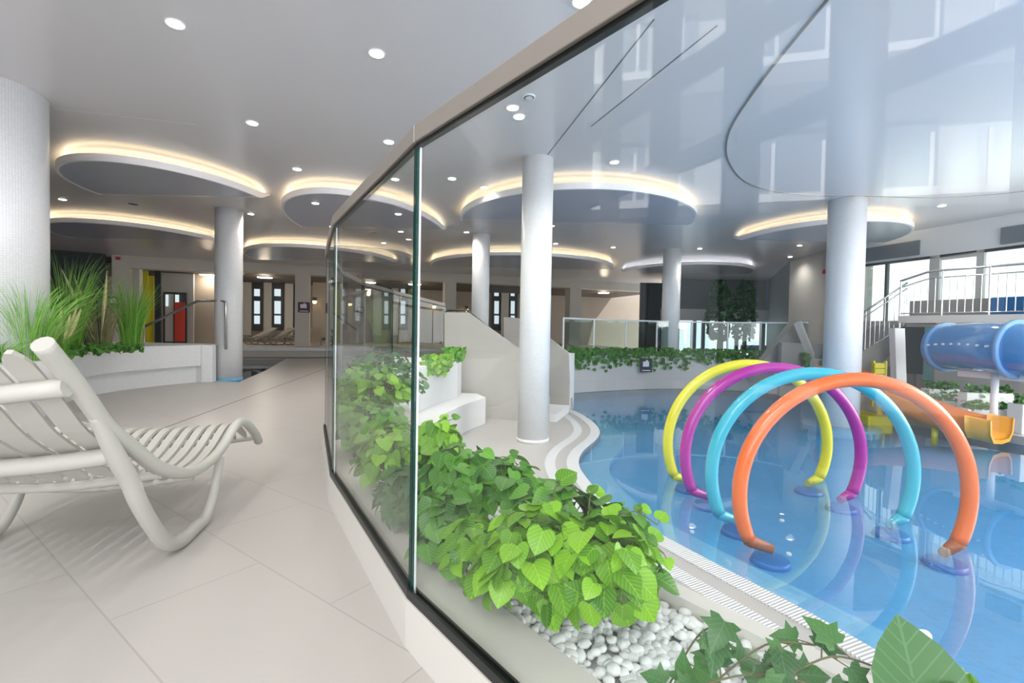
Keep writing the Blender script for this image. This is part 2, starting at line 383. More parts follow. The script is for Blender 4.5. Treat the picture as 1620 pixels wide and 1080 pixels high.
# second pool basin let into a dark rim: keyhole cut of the floor is avoided by a boolean
cut = MB().prism(pool2, -.4, .2)
bpy.context.view_layer.update()
solid = MB().prism(outer, -.6, 0)
bpy.data.objects.remove(fl)
fl = struct(solid.build('floor', M['floor']))
cu = cut.build('cutter', M['dark'])
bo = fl.modifiers.new('cut', 'BOOLEAN'); bo.object = cu; bo.solver = 'EXACT'; bo.operation = 'DIFFERENCE'
dg = bpy.context.evaluated_depsgraph_get(); nm = bpy.data.meshes.new_from_object(fl.evaluated_get(dg))
fl.modifiers.clear(); fl.data = nm; bpy.data.objects.remove(cu)
b2 = MB(); b2.sheet(pool2, -.38); tag(struct(b2.build('floor_plunge_pool', M['pool'])))
tag(MB().sheet(pool2, -.035).build('plunge_pool_water', M['water2']), 'dark still water of the small pool beside the white planter column', 'water', kind='stuff')
jl = [cz(232, 687, 0), cz(512, 584, 0)]
d_ = (jl[1]-jl[0]).normalized(); a_ = jl[0]-d_*3.2; e_ = jl[1]+d_*1.0; n_ = Vector((-d_.y, d_.x, 0))*.009
struct(MB().strip([a_-n_, e_-n_], [a_+n_, e_+n_], 0.0015, 0.0015).build('trim_1', M['joint']))

deck_poly = [tuple(q) for q in offset(rim, -.001)]
inner_side = [tuple(q) for q in fence[:-1]]
ring = offset(rim, -.44)
if (ring[0]-Vector((1.22, 9.95))).x > 0: ring = offset(rim, .44)
SIDE = -.44 if ring[len(ring)//2].x < rim[len(rim)//2].x else .44
sgn = -1 if offset(rim, -.44)[20].x < rim[20].x else 1
R0 = offset(rim, sgn*.0); R1 = offset(rim, sgn*.15); R2 = offset(rim, sgn*.29); R3 = offset(rim, sgn*.42)
poly = [tuple(q) for q in R3]+[(near[-1].x+.2, -1.8)]+[tuple(q) for q in fence[:-1]]+[(-1.36, 9.6), (-1.36, 10.6), (1.2, 10.0)]
struct(MB().sheet(poly, LOW).build('floor_pool_deck', M['deck']))
def rimband(a, b, z1, name, mt): return struct(MB().band(a, b, LOW-.12, z1).build(name, mt))
rimband(R0, R1, LOW+.006, 'trim_2', M['grate'])
rimband(R1, R2, LOW-.004, 'trim_3', M['deck'])
rimband(R2, R3, LOW+.006, 'trim_4', M['grate'])
pool_poly = [tuple(q) for q in rim]+right_edge+[tuple(q) for q in back_edge]+[(1.33, 10.9)]
struct(MB().sheet(pool_poly, LOW-.16).build('floor_pool_basin', M['pool']))
sh = offset(rim, -sgn*.38)
struct(MB().band(rim, sh, LOW-.4, LOW-.09).build('trim_5', M['pool_light']))
struct(MB().strip(pool_poly+[pool_poly[0]], pool_poly+[pool_poly[0]], LOW-.3, LOW+.0).build('trim_6', M['pool_light']))
tag(MB().sheet(pool_poly, LOW-.012).build('pool_water', M['water']), 'clear shallow water filling the blue splash pool', 'water', kind='stuff')
# right-hand deck behind the slide
struct(MB().prism([(7.3, 10.8), (7.25, 9.7), (7.45, 8.8), (7.7, 8.0), (7.95, 7.2), (8.3, 6.2), (9.2, 4.0), (9.2, -1.8), (14, -1.8), (14, 10.8)], LOW-.5, -.30).build('floor_slide_deck', M['deck']))

# ------------------------------------------------------------------ ceiling
CZ = 3.7
void = smooth([(2.22, 2.2), (2.28, 3.5), (2.42, 4.9), (2.66, 6.05), (3.15, 7.05), (3.9, 7.95), (4.9, 8.45), (6.2, 8.5), (7.6, 8.5), (8.7, 7.9), (9.0, 6.3), (8.5, 4), (7.0, 1.8), (5, .8), (3.2, 1.0)], 6, True)
ceil = MB().prism([(2.0, 3.0), (2.0, -2), (12, -2), (12, 30), (-25, 30), (-25, 3.0)], CZ, CZ+.35).build('ceiling', M['ceiling'])
cu = MB().prism([tuple(q) for q in void], CZ-.5, CZ+1).build('cutter', M['shaft'])
bo = ceil.modifiers.new('cut', 'BOOLEAN'); bo.object = cu; bo.solver = 'EXACT'
dg = bpy.context.evaluated_depsgraph_get(); nm = bpy.data.meshes.new_from_object(ceil.evaluated_get(dg))
ceil.modifiers.clear(); ceil.data = nm; bpy.data.objects.remove(cu); struct(ceil)
vv = [tuple(q) for q in void]+[tuple(void[0])]
vo = [tuple(q) for q in offset([void[-1]]+void+[void[0], void[1]], .12)][1:-1]
struct(MB().band([(Vector(q)-(Vector(q)-Vector((5.6, 4.8))).normalized()*.02) for q in vv], [(Vector(q)+(Vector(q)-Vector((5.6, 4.8))).normalized()*.08) for q in vv], CZ+.004, 8.0).build('wall_void', M['shaft'], sm=True))
struct(MB().sheet([(Vector(q)-Vector((5.6, 4.8)))*1.05+Vector((5.6, 4.8)) for q in void], 8.0).build('ceiling_void', M['shaft']))
struct(MB().band(vv, [(Vector(q)-(Vector(q)-Vector((5.6, 4.8))).normalized()*.025) for q in vv], CZ-.008, CZ+.012).build('trim_7', M['rail'], sm=True))
# fine panel joints in the ceiling
for i, (a, b) in enumerate((((1035, 30), (862, 250)), ((1135, 40), (935, 200)), ((84, 171), (312, 197)))):
    P = cz(*a, CZ); Q = cz(*b, CZ); d = (Q-P).normalized(); n = Vector((-d.y, d.x, 0))*.006
    struct(MB().strip([P-n, Q-n], [P+n, Q+n], CZ-.002, CZ-.002).build('trim_%d' % (8+i), M['joint'] if i < 2 else M['white']))

# floating soffit discs with cove lights
DISC = 3.5
rings = [((-6.05, 8.75), 1.45, 1.95, 'oval ceiling soffit with warm cove light over the white grass planter column', 0),
         ((-3.3, 11.3), 1.65, 3.05, 'oval ceiling soffit with warm cove light crossed by the bronze top rail', 0),
         ((-10.2, 13.25), 1.95, 2.25, 'far oval soffit with warm cove light low behind the grass planter', 0),
         ((-6.6, 16.9), 2.45, 3.05, 'far oval soffit with warm cove light over the beige sun lounge opening', 0),
         ((1.3, 10.3), 2.45, 2.6, 'oval ceiling soffit with warm cove light behind the white column by the stair', 0),
         ((.3, 17.9), 3.4, 3.3, 'far wide soffit with warm cove light beyond the stair parapet', 0),
         ((7.3, 11.8), 1.75, 2.3, 'oval soffit with warm cove light behind the white column in the pool', 0),
         ((6.6, 18.4), 2.4, 2.6, 'far soffit with cool white cove light beyond the glass railing', 1)]
def ell(c, rx, ry, n=72): return [(c[0]+rx*math.cos(2*PI*k/n), c[1]+ry*math.sin(2*PI*k/n)) for k in range(n)]
def in_disc(x, y):
    return any(((x-c[0])/rx)**2+((y-c[1])/ry)**2 < .97 for c, rx, ry, _, _ in rings)
def soffit_z(c, ry, y):
    """the soffit drops at its near edge and rises flush into the ceiling at its far side"""
    t = min(1, max(0, (y-(c[1]-ry*.10))/(ry*.33))); return DISC+.205*t*t*(3-2*t)
for c, rx, ry, lab, cool in rings:
    t = thing('ceiling_soffit', lab, 'ceiling soffit', (c[0], c[1], DISC), 'floating ceiling soffits')
    N = 96
    def edge(q): return [(c[0]+(rx-q)*math.cos(2*PI*k/N), c[1]+(ry-q)*math.sin(2*PI*k/N)) for k in range(N)]
    mb = MB(); R_ = 24
    for j in range(R_+1):
        f_ = 1-j/R_
        for (x, y) in edge(.045): X_, Y_ = c[0]+(x-c[0])*f_, c[1]+(y-c[1])*f_; mb.v.append(Vector((X_, Y_, soffit_z(c, ry, Y_)+.003)))
    for j in range(R_):
        for k in range(N): mb.face([j*N+k, j*N+(k+1) % N, (j+1)*N+(k+1) % N, (j+1)*N+k])
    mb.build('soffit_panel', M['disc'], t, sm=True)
    for nm_, q0, q1, h0, h1, mt_ in (('soffit_rim', 0, .045, 0, .105, 'rim'), ('light_strip', .09, .13, .085, .125, 'led_cool' if cool else 'led'), ('hanger_skirt', .28, .30, .08, .3, 'ceiling')):
        A_, B_ = edge(q0), edge(q1); mb = MB(); idx = [k for k in range(N+1)]
        keep = [k for k in range(N) if soffit_z(c, ry, A_[k][1]) < CZ-.012]
        for k in keep:
            k2 = (k+1) % N
            if k2 not in keep: continue
            P_ = []
            for lo in (0, 1):
                for (q, kk) in ((A_, k), (A_, k2), (B_, k2), (B_, k)):
                    z = soffit_z(c, ry, q[kk][1]); g = min(1, (CZ-z)/.2); P_.append((q[kk][0], q[kk][1], min(CZ, z+(h1 if lo else h0)*g)))
            mb.quadbox(P_)
        mb.build(nm_, M[mt_], t, sm=False)

# ------------------------------------------------------------------ columns
def column(c, r, z0, z1, lab, extra=None):
    t = thing('round_column', lab, 'column', (c[0], c[1], z0), 'round white mosaic columns')
    MB().cyl(c, r, z0, z1, 48).build('column_shaft', M['mosaic'], t, sm=True)
    MB().cyl(c, r+.012, z0, z0+.05, 48).build('base_ring', M['white'], t, sm=True)
    return t
column((-5.75, 5.16), .52, .775, CZ, 'thick white round column behind the grass planter')
t = column((-6.22, 10.4), .27, -.30, CZ, 'white round column at the right end of the grass planter')
MB().cyl((-6.22, 10.4), .276, -.06, .05, 40).build('blue_band', M['pool_light'], t, sm=True)
column((.335, 7.0), .228, LOW, CZ, 'white round column standing on the pool deck before the stair')
column((-.86, 12.6), .23, 0, CZ, 'slim white column rising behind the stair parapet')
column((4.75, 14.25), .26, 0, CZ, 'white column behind the glass railing above the ivy wall')
column((6.12, 8.78), .30, LOW-.26, CZ, 'white round column standing in the pool water')
tag(MB().cyl((6.12, 8.78), .62, LOW-.26, LOW-.02, 48).build('column_plinth', M['pool_light'], sm=True), 'low round blue plinth under the column in the pool', 'plinth')

# ------------------------------------------------------------------ glass balustrade
GZ0, GZ1 = .195, 1.894
kn = offset(fence[:9], .0)
INN = -1 if offset(fence, -.3)[3].x > fence[3].x else 1
ko = offset(fence[:9], -INN*.02); ki = offset(fence[:9], INN*.24)
struct(MB().band(ko, ki, LOW, GZ0-.012).build('trim_11', M['kerb'], bev=.004))
# hidden far bits of kerb between Ff and Gg stay part of the stair landing
fen = thing('glass_balustrade', 'tall curved frameless glass balustrade with bronze top rail beside the lounger', 'glass balustrade', (A.x, A.y, GZ0))
for i in range(len(fence)-1):
    a, b = fence[i], fence[i+1]; t = (b-a).normalized(); n = Vector((-t.y, t.x))
    a2, b2 = a+t*.006, b-t*.006
    zb = GZ1 if i < len(fence)-2 else 1.66
    MB().wallbox(a2, b2, INN*.016, GZ0-.005 if i < len(fence)-2 else .02, GZ1, None, zb).build('glass_pane', M['glass'], fen)
    g = .026
    MB().wallbox(a+t*.0005, a+t*g, INN*.012, GZ0, GZ1).build('pane_edge', M['glass_edge'], fen)
    MB().wallbox(b-t*.008+n*INN*.0115, b-t*.003+n*INN*.0115, INN*.006, GZ0, GZ1 if i < len(fence)-2 else 1.66).build('edge_seal', M['seal'], fen)
    aa, bb = a-n*INN*.012, b-n*INN*.012
    o = MB().wallbox(aa+t*.002, bb-t*.002, INN*.045, GZ1-.01, GZ1+.055, zb-.01, zb+.055); tag(o.build('top_rail', M['rail'], fen, bev=.003))
    MB().wallbox(a, b, INN*.020, GZ1-.024, GZ1-.0085, zb-.024, zb-.0085).build('rail_gasket', M['black'], fen)
    if i < len(fence)-2:
        MB().wallbox(a-n*INN*.014, b-n*INN*.014, INN*.012, GZ0-.02, GZ0+.022).build('base_gasket', M['black'], fen)
        MB().wallbox(a+n*INN*.018, b+n*INN*.018, INN*.010, GZ0-.02, GZ0+.014).build('base_channel', M['black'], fen)
# planter outside the glass: outer wall and pebble bed
PB = .13
pk = fence[:9]
po1 = offset(pk, INN*.24); po2 = offset(pk, INN*.80); po3 = offset(pk, INN*.88)
struct(MB().band(po1, po2, LOW, PB).build('planter_bed', M['gravel']))
struct(MB().band(po2, po3, LOW, .20).build('trim_12', M['kerb'], bev=.01))
def pebbles(name, path, o0, o1, z, n, lab, s0, s1):
    mb = MB()
    L = [0]
    for i in range(len(path)-1): L.append(L[-1]+(path[i+1]-path[i]).length)
    for k in range(n):
        u = random.uniform(0, L[-1]); i = max(j for j in range(len(path)-1) if L[j] <= u)
        a, b = path[i], path[i+1]; t = (b-a).normalized(); nn = Vector((-t.y, t.x))
        p = a+t*(u-L[i])+nn*INN*random.uniform(o0, o1); s = random.uniform(s0, s1)
        rx, ry, rz = s*random.uniform(.8, 1.3), s*random.uniform(.7, 1), s*random.uniform(.45, .7); th = random.uniform(0, PI)
        c, sn = math.cos(th), math.sin(th); b0 = len(mb.v); zz = z+random.uniform(-.004, .02)
        rows = [(0, -1), (.75, -.6), (1, 0), (.75, .62), (0, 1)]; K = 7
        mb.v.append(Vector((p.x, p.y, zz-rz)))
        for rr, hz in rows[1:4]:
            for q in range(K):
                al = 2*PI*q/K; x = rx*rr*math.cos(al); y = ry*rr*math.sin(al)
                mb.v.append(Vector((p.x+x*c-y*sn, p.y+x*sn+y*c, zz+rz*hz)))
        mb.v.append(Vector((p.x, p.y, zz+rz))); top = len(mb.v)-1
        for q in range(K):
            q2 = (q+1) % K
            mb.face([b0, b0+1+q2, b0+1+q]); mb.face([top, b0+1+2*K+q, b0+1+2*K+q2])
            for rr in range(2):
                mb.face([b0+1+rr*K+q, b0+1+rr*K+q2, b0+1+(rr+1)*K+q2, b0+1+(rr+1)*K+q])
    return tag(mb.build(name, M['pebble'], sm=True), lab, 'pebbles', kind='stuff')
pebbles('white_pebbles', [near[1]+(near[2]-near[1])*.3, near[1], A, B, Cc], .25, .79, PB+.010, 5200, 'white rounded pebbles covering the planter bed under the ivy', .017, .028)

# ------------------------------------------------------------------ leaves
HEART = [(0, 0), (-.13, .22), (-.06, .42), (.14, .54), (.40, .52), (.64, .36), (.82, .15), (.93, 0)]
LOBED = [(0, 0), (-.10, .22), (-.02, .46), (.14, .36), (.34, .62), (.42, .30), (.62, .26), (.84, .10), (1, 0)]
def leaf(mb, pos, nrm, tip, s, shape=HEART, fold=.22, droop=.25, wid=1.0):
    nrm = nrm.normalized(); tip = (tip-nrm*tip.dot(nrm))
    if tip.length < 1e-4: tip = Vector((1, 0, 0))
    tip.normalize(); sd = nrm.cross(tip)
    b = len(mb.v); K = len(shape)
    for sgn_ in (0, 1, -1):
        for (x, y) in shape:
            if sgn_ == 0: xx, yy = max(x, 0), 0
            else: xx, yy = x, y*sgn_*wid
            z = fold*abs(yy)-droop*xx*xx
            mb.v.append(pos+tip*(xx*s)+sd*(yy*s)+nrm*(z*s))
    uvm = [(max(x, 0), 0) for x, y in shape]; uvs = {1: [(x, y) for x, y in shape], -1: [(x, -y) for x, y in shape]}
    for side, o in ((1, K), (-1, 2*K)):
        for i in range(K-1):
            q = [b+i, b+i+1, b+o+i+1, b+o+i]; uv = [uvm[i], uvm[i+1], uvs[side][i+1], uvs[side][i]]
            if i == 0: q = [b, b+1, b+o+1]; uv = [uvm[0], uvm[1], uvs[side][1]]
            elif i == K-2: q = [b+i, b+K-1, b+o+i]; uv = [uvm[i], uvm[K-1], uvs[side][i]]
            if side < 0: q = q[::-1]; uv = uv[::-1]
            mb.face(q, uv)
def rdir(zmin=-.2):
    while True:
        v = Vector((random.gauss(0, 1), random.gauss(0, 1), random.gauss(0, 1))).normalized()
        if v.z > zmin: return v
def inside_glass(p, d=.07):
    best = 9; bi = 0
    for i in range(len(fence)-2):
        a, b = fence[i], fence[i+1]; t = b-a; u = max(0, min(1, (Vector((p.x, p.y))-a).dot(t)/t.length_squared)); q = a+t*u
        L = (Vector((p.x, p.y))-q).length
        if L < best: best = L; bi = i
    a, b = fence[bi], fence[bi+1]; t = (b-a).normalized(); n = Vector((-t.y, t.x))*INN
    o = (Vector((p.x, p.y))-a).dot(n)
    if o < d: e = d-o+random.uniform(0, .05); p.x += n.x*e; p.y += n.y*e
    return p
def bush(name, lab, clumps, size, mt, n, group, shape=HEART, cat='plant', sprigs=()):
    c0 = clumps[0][0]; t = thing(name, lab, cat, (c0[0], c0[1], PB), group)
    mb = MB(); st = MB(); tot = sum(c[1][0]*c[1][1]+c[1][0]*c[1][2]*2 for c in clumps)
    for c, R in clumps:
        c = Vector(c); R = Vector(R); k = int(1.9*n*(R.x*R.y+2*R.x*R.z)/tot)
        for i in range(k):
            d = rdir(-.35); q = random.uniform(.3, 1.0)**.6
            p = c+Vector((R.x*d.x, R.y*d.y, R.z*d.z))*q
            if p.z < PB+.03: p.z = PB+.03+random.uniform(0, .05)
            p = inside_glass(p, size*1.2)
            nn = (d*.8+Vector((0, -.15, .6))+rdir(-1)*.65)
            tip = Vector((d.x, d.y, -.55))+rdir(-1)*.8
            leaf(mb, p, nn, tip, size*random.uniform(.65, 1.2), shape, random.uniform(.1, .3), random.uniform(.15, .4))
            if i % 3 == 0:
                st.tube([c*.5+p*.5-Vector((0, 0, R.z*.5)), c*.2+p*.8-Vector((0, 0, .02)), p], .0022*size/.07, 5)
    for a, b, k, sz in sprigs:
        a = Vector(a); b = Vector(b); mid = (a+b)/2+Vector((0, 0, .05)); pts = smooth([a, mid, b], 6)
        st.tube(pts, .0025, 5)
        for i in range(k):
            p = pts[int((len(pts)-1)*(i+1)/k)]; sd = Vector((random.uniform(-1, 1), random.uniform(-1, 1), random.uniform(-.3, .8))).normalized()
            q = p+sd*sz*.5; st.tube([p, q], .0018, 4)
            leaf(mb, q, Vector((random.uniform(-.5, .3), -.6, .8)), sd+Vector((0, 0, -.4)), sz*random.uniform(.8, 1.2), shape)
    mb.build('foliage', M[mt], t, sm=True)
    st.build('stems', M['stem'], t)
    return t
G1 = 'ivy plants in the long planter behind the glass'
def V3(x, y, Y): q = cY(x, y, Y); return (q.x, q.y, q.z)
bush('ivy_plant', 'bright green heart-leaved ivy nearest the camera, spilling over white pebbles', [(V3(850, 890, 1.62), (.24, .20, .20)), (V3(950, 900, 1.55), (.20, .16, .17)), (V3(755, 880, 1.85), (.13, .14, .17))], .078, 'leaf_bright', 250, G1,
     sprigs=[(V3(960, 860, 1.6), V3(1050, 875, 1.62), 5, .05), (V3(960, 830, 1.7), V3(1040, 830, 1.75), 5, .05), (V3(870, 820, 1.8), V3(885, 765, 1.85), 2, .07), (V3(930, 830, 1.8), V3(935, 785, 1.9), 2, .05)])
bush('ivy_plant', 'variegated mid green ivy tangled behind the brightest leaves', [(V3(880, 830, 1.95), (.20, .16, .18)), (V3(970, 850, 1.8), (.13, .1, .14))], .085, 'leaf_mid', 130, G1)
bush('ivy_plant', 'dark green ivy mound just right of the upright glass joint', [(V3(735, 770, 2.35), (.22, .2, .22)), (V3(800, 770, 2.35), (.15, .2, .15)), (V3(700, 840, 2.1), (.12, .14, .2))], .085, 'leaf_mid', 230, G1,
     sprigs=[(V3(800, 760, 2.4), V3(870, 775, 2.4), 4, .05), (V3(770, 740, 2.4), V3(820, 735, 2.4), 3, .05)])
bush('ivy_plant', 'bright ivy seen through the glass at the upright joint', [(V3(625, 725, 2.95), (.28, .25, .24)), (V3(690, 700, 2.9), (.15, .15, .14))], .085, 'leaf_bright', 220, G1,
     sprigs=[(V3(680, 690, 2.9), V3(712, 665, 2.95), 4, .05)])
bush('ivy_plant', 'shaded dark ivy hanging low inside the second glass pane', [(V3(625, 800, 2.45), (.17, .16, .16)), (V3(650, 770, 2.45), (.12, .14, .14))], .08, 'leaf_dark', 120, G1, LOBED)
bush('ivy_plant', 'mid green ivy mound in the middle of the second pane', [(V3(580, 680, 3.85), (.33, .35, .28))], .085, 'leaf_mid', 170, G1)
bush('ivy_plant', 'pale leafy ivy mound far along the glass planter', [(V3(585, 620, 4.9), (.38, .45, .33)), (V3(560, 640, 5.0), (.25, .4, .3))], .085, 'leaf_bright', 230, G1)
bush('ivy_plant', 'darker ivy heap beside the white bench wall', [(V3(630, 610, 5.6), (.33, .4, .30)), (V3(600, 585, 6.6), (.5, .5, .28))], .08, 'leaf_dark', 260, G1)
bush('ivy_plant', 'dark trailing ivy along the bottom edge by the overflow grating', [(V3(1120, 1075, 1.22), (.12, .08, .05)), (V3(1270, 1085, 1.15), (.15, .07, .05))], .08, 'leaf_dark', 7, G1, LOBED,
     sprigs=[(V3(1060, 1080, 1.25), V3(1150, 985, 1.25), 4, .075), (V3(1130, 1080, 1.2), V3(1290, 1020, 1.2), 5, .08), (V3(1230, 1080, 1.15), V3(1400, 1060, 1.12), 7, .08), (V3(1060, 1100, 1.2), V3(1330, 1095, 1.1), 8, .07)])
t = thing('ivy_plant', 'large pointed grey-green leaf standing at the bottom right', 'plant', V3(1460, 1090, 1.05), G1)
mb = MB(); pz = Vector(V3(1455, 1120, 1.05)); leaf(mb, pz, Vector((-.1, -.9, .35)), Vector((-.02, .1, 1)), .20, HEART, .25, .05, .95); mb.build('foliage', M['leaf_dark'], t, sm=True)
mb = MB()
for k in range(12):
    leaf(mb, Vector(V3(random.uniform(1480, 1580), random.uniform(1075, 1110), 1.05)), rdir(.2), rdir(-1), .045)
mb.build('small_leaves', M['leaf_bright'], t, sm=True)
st = MB().tube([pz-Vector((0, 0, .12)), pz+Vector((0, .0, .01))], .003, 5); st.build('stems', M['stem'], t)

# ------------------------------------------------------------------ sun lounger
lg = thing('sun_lounger', 'pale grey slatted resin sun lounger seen from behind at the left', 'sun lounger', (-1.80, 2.6, 0))
LD = Vector((-.2, .9798, 0)); LP = Vector((-1.74, 2.42, 0)); LT = Vector((-.9798, -.2, 0))   # LT: from right rail towards left rail
LW = 1.04
def L3(s, z, w): return LP+LD*s+LT*w+Vector((0, 0, z))
rail = [(-0.854, 1.125), (-0.789, 1.063), (-0.718, 0.994), (-0.627, 0.895), (-0.521, 0.781), (-0.342, 0.649), (-0.178, 0.529), (-0.055, 0.463), (0.089, 0.407), (0.204, 0.375), (0.322, 0.362), (0.46, 0.365), (0.583, 0.383), (0.694, 0.417), (0.791, 0.463), (0.86, 0.492), (0.931, 0.508), (1.031, 0.498), (1.138, 0.458), (1.311, 0.349), (1.389, 0.27)]
railS = smooth([(a, b, 0) for a, b in rail], 3)
def zat(s):
    for i in range(len(railS)-1):
        if railS[i].x <= s <= railS[i+1].x:
            k = (s-railS[i].x)/max(1e-6, railS[i+1].x-railS[i].x); return railS[i].y*(1-k)+railS[i+1].y*k
    return railS[-1].y if s > 0 else railS[0].y
leg = [(-0.591, 0.842), (-0.46, 0.646), (-0.362, 0.506), (-0.294, 0.389), (-0.178, 0.231), (-0.054, 0.099), (0.09, 0.037), (0.268, 0.037), (0.409, 0.037), (0.518, 0.135), (0.584, 0.258), (0.623, 0.352)]
legr = [.024, .035, .036, .036, .036, .037, .038, .036, .031, .027, .026, .026]
legS = smooth([(a, b, 0) for a, b in leg], 6); lr = smooth([(r, 0, 0) for r in legr], 6)
for w in (0, LW):
    MB().tube([L3(q.x, q.y, w) for q in railS], [.033 if i < 24 else .031 for i in range(len(railS))], 12).build('side_rail', M['resin'], lg, sm=True)
    MB().tube([L3(q.x, q.y, w) for q in legS], [q.x for q in lr], 12).build('leg', M['resin'], lg, sm=True)
nsl = 9
def slat(w, s0, s1, hw):
    mb = MB(); N = 34; b = 0
    for i in range(N+1):
        s = s0+(s1-s0)*i/N
        z = zat(s); z2 = zat(min(s+.01, s1)); tz = Vector((LD.x*.01, LD.y*.01, z2-z)) if s+.01 <= s1 else None
        if tz is None: z1 = zat(s-.01); tz = Vector((LD.x*.01, LD.y*.01, z-z1))
        tz.normalize(); nn = LT.cross(tz).normalized()
        if nn.z < 0: nn = -nn
        taper = min(1, (i+.6)/2.2, (N-i+.6)/2.2)
        bow = -.035*math.sin(PI*w/LW)
        p = L3(s, z+bow-.004, w); h = hw*taper
        for (a, c) in ((-h, -.009), (-h*.8, .009), (h*.8, .009), (h, -.009)): mb.v.append(p+LT*a+nn*c)
        if i:
            for k in range(4):
                mb.face([b+k, b+(k+1) % 4, b+4+(k+1) % 4, b+4+k])
            b += 4
    mb.face([0, 1, 2, 3]); mb.face([b+3, b+2, b+1, b]); return mb
for k in range(nsl):
    w = LW*(k+1)/(nsl+1)
    slat(w, -.84, -.12, .044).build('back_slat', M['resin'], lg, sm=False)
for k in range(13):
    w = LW*(k+1)/14
    slat(w, -.10, 1.33, .027).build('seat_slat', M['resin'], lg, sm=False)
def cross(s, dz, r, name='cross_bar', fl=1.6):
    z = zat(s)+dz; pts = [L3(s, z-.045*math.sin(PI*k/12), LW*k/12) for k in range(13)]
    MB().tube(pts, r, 8, flat=1).build(name, M['resin'], lg, sm=True)
cross(-.74, -.05, .036); cross(-.42, -.065, .038); cross(-.11, -.03, .022); cross(.25, -.03, .018); cross(.6, -.03, .018); cross(.95, -.03, .018); cross(1.34, -.01, .018)

# ------------------------------------------------------------------ white mosaic planter with grasses
pl = thing('mosaic_planter', 'long white mosaic planter with recessed plinth full of grasses', 'planter', (-6.3, 8, 0))
fr = smooth([(-3.6, 1.9), (-4.35, 3.4), (-5.0, 4.6), (-5.75, 5.7), (-6.35, 6.8), (-6.62, 7.8), (-6.55, 8.9), (-6.27, 10.0)], 6)
fr = smooth([(-6.0, 2.6), (-5.1, 3.3), (-4.85, 4.3), (-5.2, 5.3), (-5.95, 6.2), (-6.55, 7.1), (-6.82, 8.0), (-6.72, 9.0), (-6.38, 9.9)], 6)
bk = [Vector((-8.6, q.y*.9+1.4)) for q in fr]
top = [tuple(q) for q in fr]+[tuple(q) for q in reversed(bk)]
TP = .77
MB().prism(top, .34, TP).build('planter_body', M['mosaic'], pl)
i1 = offset(fr, .10) if offset(fr, .1)[10].x < fr[10].x else offset(fr, -.10)
MB().prism([tuple(q) for q in i1]+[tuple(q) for q in reversed(bk)], 0, .34).build('plinth', M['mosaic'], pl)
eb = fr[-1]
MB().prism([(eb.x-.02, eb.y-.12), (eb.x+.14, eb.y-.02), (eb.x+.1, eb.y+.16), (eb.x-1.2, eb.y+.3), (eb.x-1.2, eb.y)], 0, TP+.001).build('end_pier', M['mosaic'], pl)
MB().prism([(eb.x-.1, eb.y+.05), (eb.x+.12, eb.y), (eb.x+.12, eb.y+.2), (eb.x-2.2, eb.y+.4), (eb.x-2.2, eb.y-.2)], TP, TP+.02).build('pier_cap', M['plaster_light'], pl)

def grass(name, lab, base, n, h, spread, mt, lean=.5, w=.010, plumes=0, pm='plume', group='grasses in the white planter'):
    t = thing(name, lab, 'grass', base, group); base = Vector(base)
    mb = MB()
    for i in range(n):
        a = random.uniform(0, 2*PI); r = spread*math.sqrt(random.random()); p0 = base+Vector((math.cos(a)*r*.5, math.sin(a)*r*.5, 0))
        hh = h*random.uniform(.55, 1.05); out = Vector((math.cos(a), math.sin(a), 0)); out = (out+rdir(-1)*.4); out.z = 0
        ln = lean*random.uniform(.2, 1.2)*hh; ww = w*random.uniform(.6, 1.2); sd = Vector((random.uniform(-.4, .4)+1, random.uniform(-.4, .4), 0)).normalized()
        K = 6; b = len(mb.v)
        for k in range(K+1):
            q = k/K; p = p0+out*(ln*q*q)+Vector((0, 0, hh*(q-.22*q*q*q*lean*2)))
            wv = ww*(1-q**3)+.0008
            mb.v += [p-sd*wv/2, p+sd*wv/2]
            if k: mb.face([b+2*k-2, b+2*k-1, b+2*k+1, b+2*k], [(q, -.5), (q, .5), (q, .5), (q, -.5)])
    mb.build('blades', M[mt], t)
    if plumes:
        pm_ = MB()
        for i in range(plumes):
            a = random.uniform(0, 2*PI); d = Vector((math.cos(a)*.35, math.sin(a)*.35, 1)).normalized(); p0 = base+d*h*.12
            L = h*random.uniform(.75, 1.0)
            pts = [p0+d*(L*k/7) for k in range(8)]
            pm_.tube(pts, [.004, .005, .012, .022, .026, .022, .013, .002], 7)
            for j in range(90):
                q = random.uniform(.35, 1); p = p0+d*L*q; dd = (rdir(-1)+d*1.2).normalized(); sd = dd.cross(d).normalized()*.002
                b = len(pm_.v); pm_.v += [p-sd, p+sd, p+dd*.04]; pm_.face([b, b+1, b+2])
        pm_.build('plume', M[pm], t)
    return t
def gp(x, Y): q = cY(x, 540, Y); return (q.x, q.y, TP-.02)
grass('grass_clump', 'broad fine green grass at the far left of the planter', gp(45, 5.2), 330, 1.15, .36, 'grass', .6, .008)
grass('grass_clump', 'tallest green grass clump just right of the thick column', gp(105, 6.6), 300, 1.62, .34, 'grass', .4, .009)
grass('grass_clump', 'low grass with blond feather plumes at the planter front', gp(92, 5.9), 120, .62, .2, 'grass', .6, plumes=9)
grass('grass_clump', 'thin brownish see-through grass with a cream plume', gp(158, 7.3), 120, 1.25, .28, 'grass_dry', .5, .006, plumes=4)
grass('grass_clump', 'upright bright green grass at the right end of the row', gp(207, 7.9), 300, 1.35, .26, 'grass', .3, .010)
grass('grass_clump', 'short bright grass tuft at the left edge of the picture', gp(0, 4.9), 130, .40, .2, 'grass', .8, .012)
grass('grass_clump', 'arching dark grass stalks over the tall clump', gp(75, 6.4), 70, 1.7, .5, 'grass_dry', 1.2, .005)
t = thing('ground_cover', 'low dark green leaves carpeting the foot of the grasses', 'plant', gp(100, 6.6))
mb = MB()
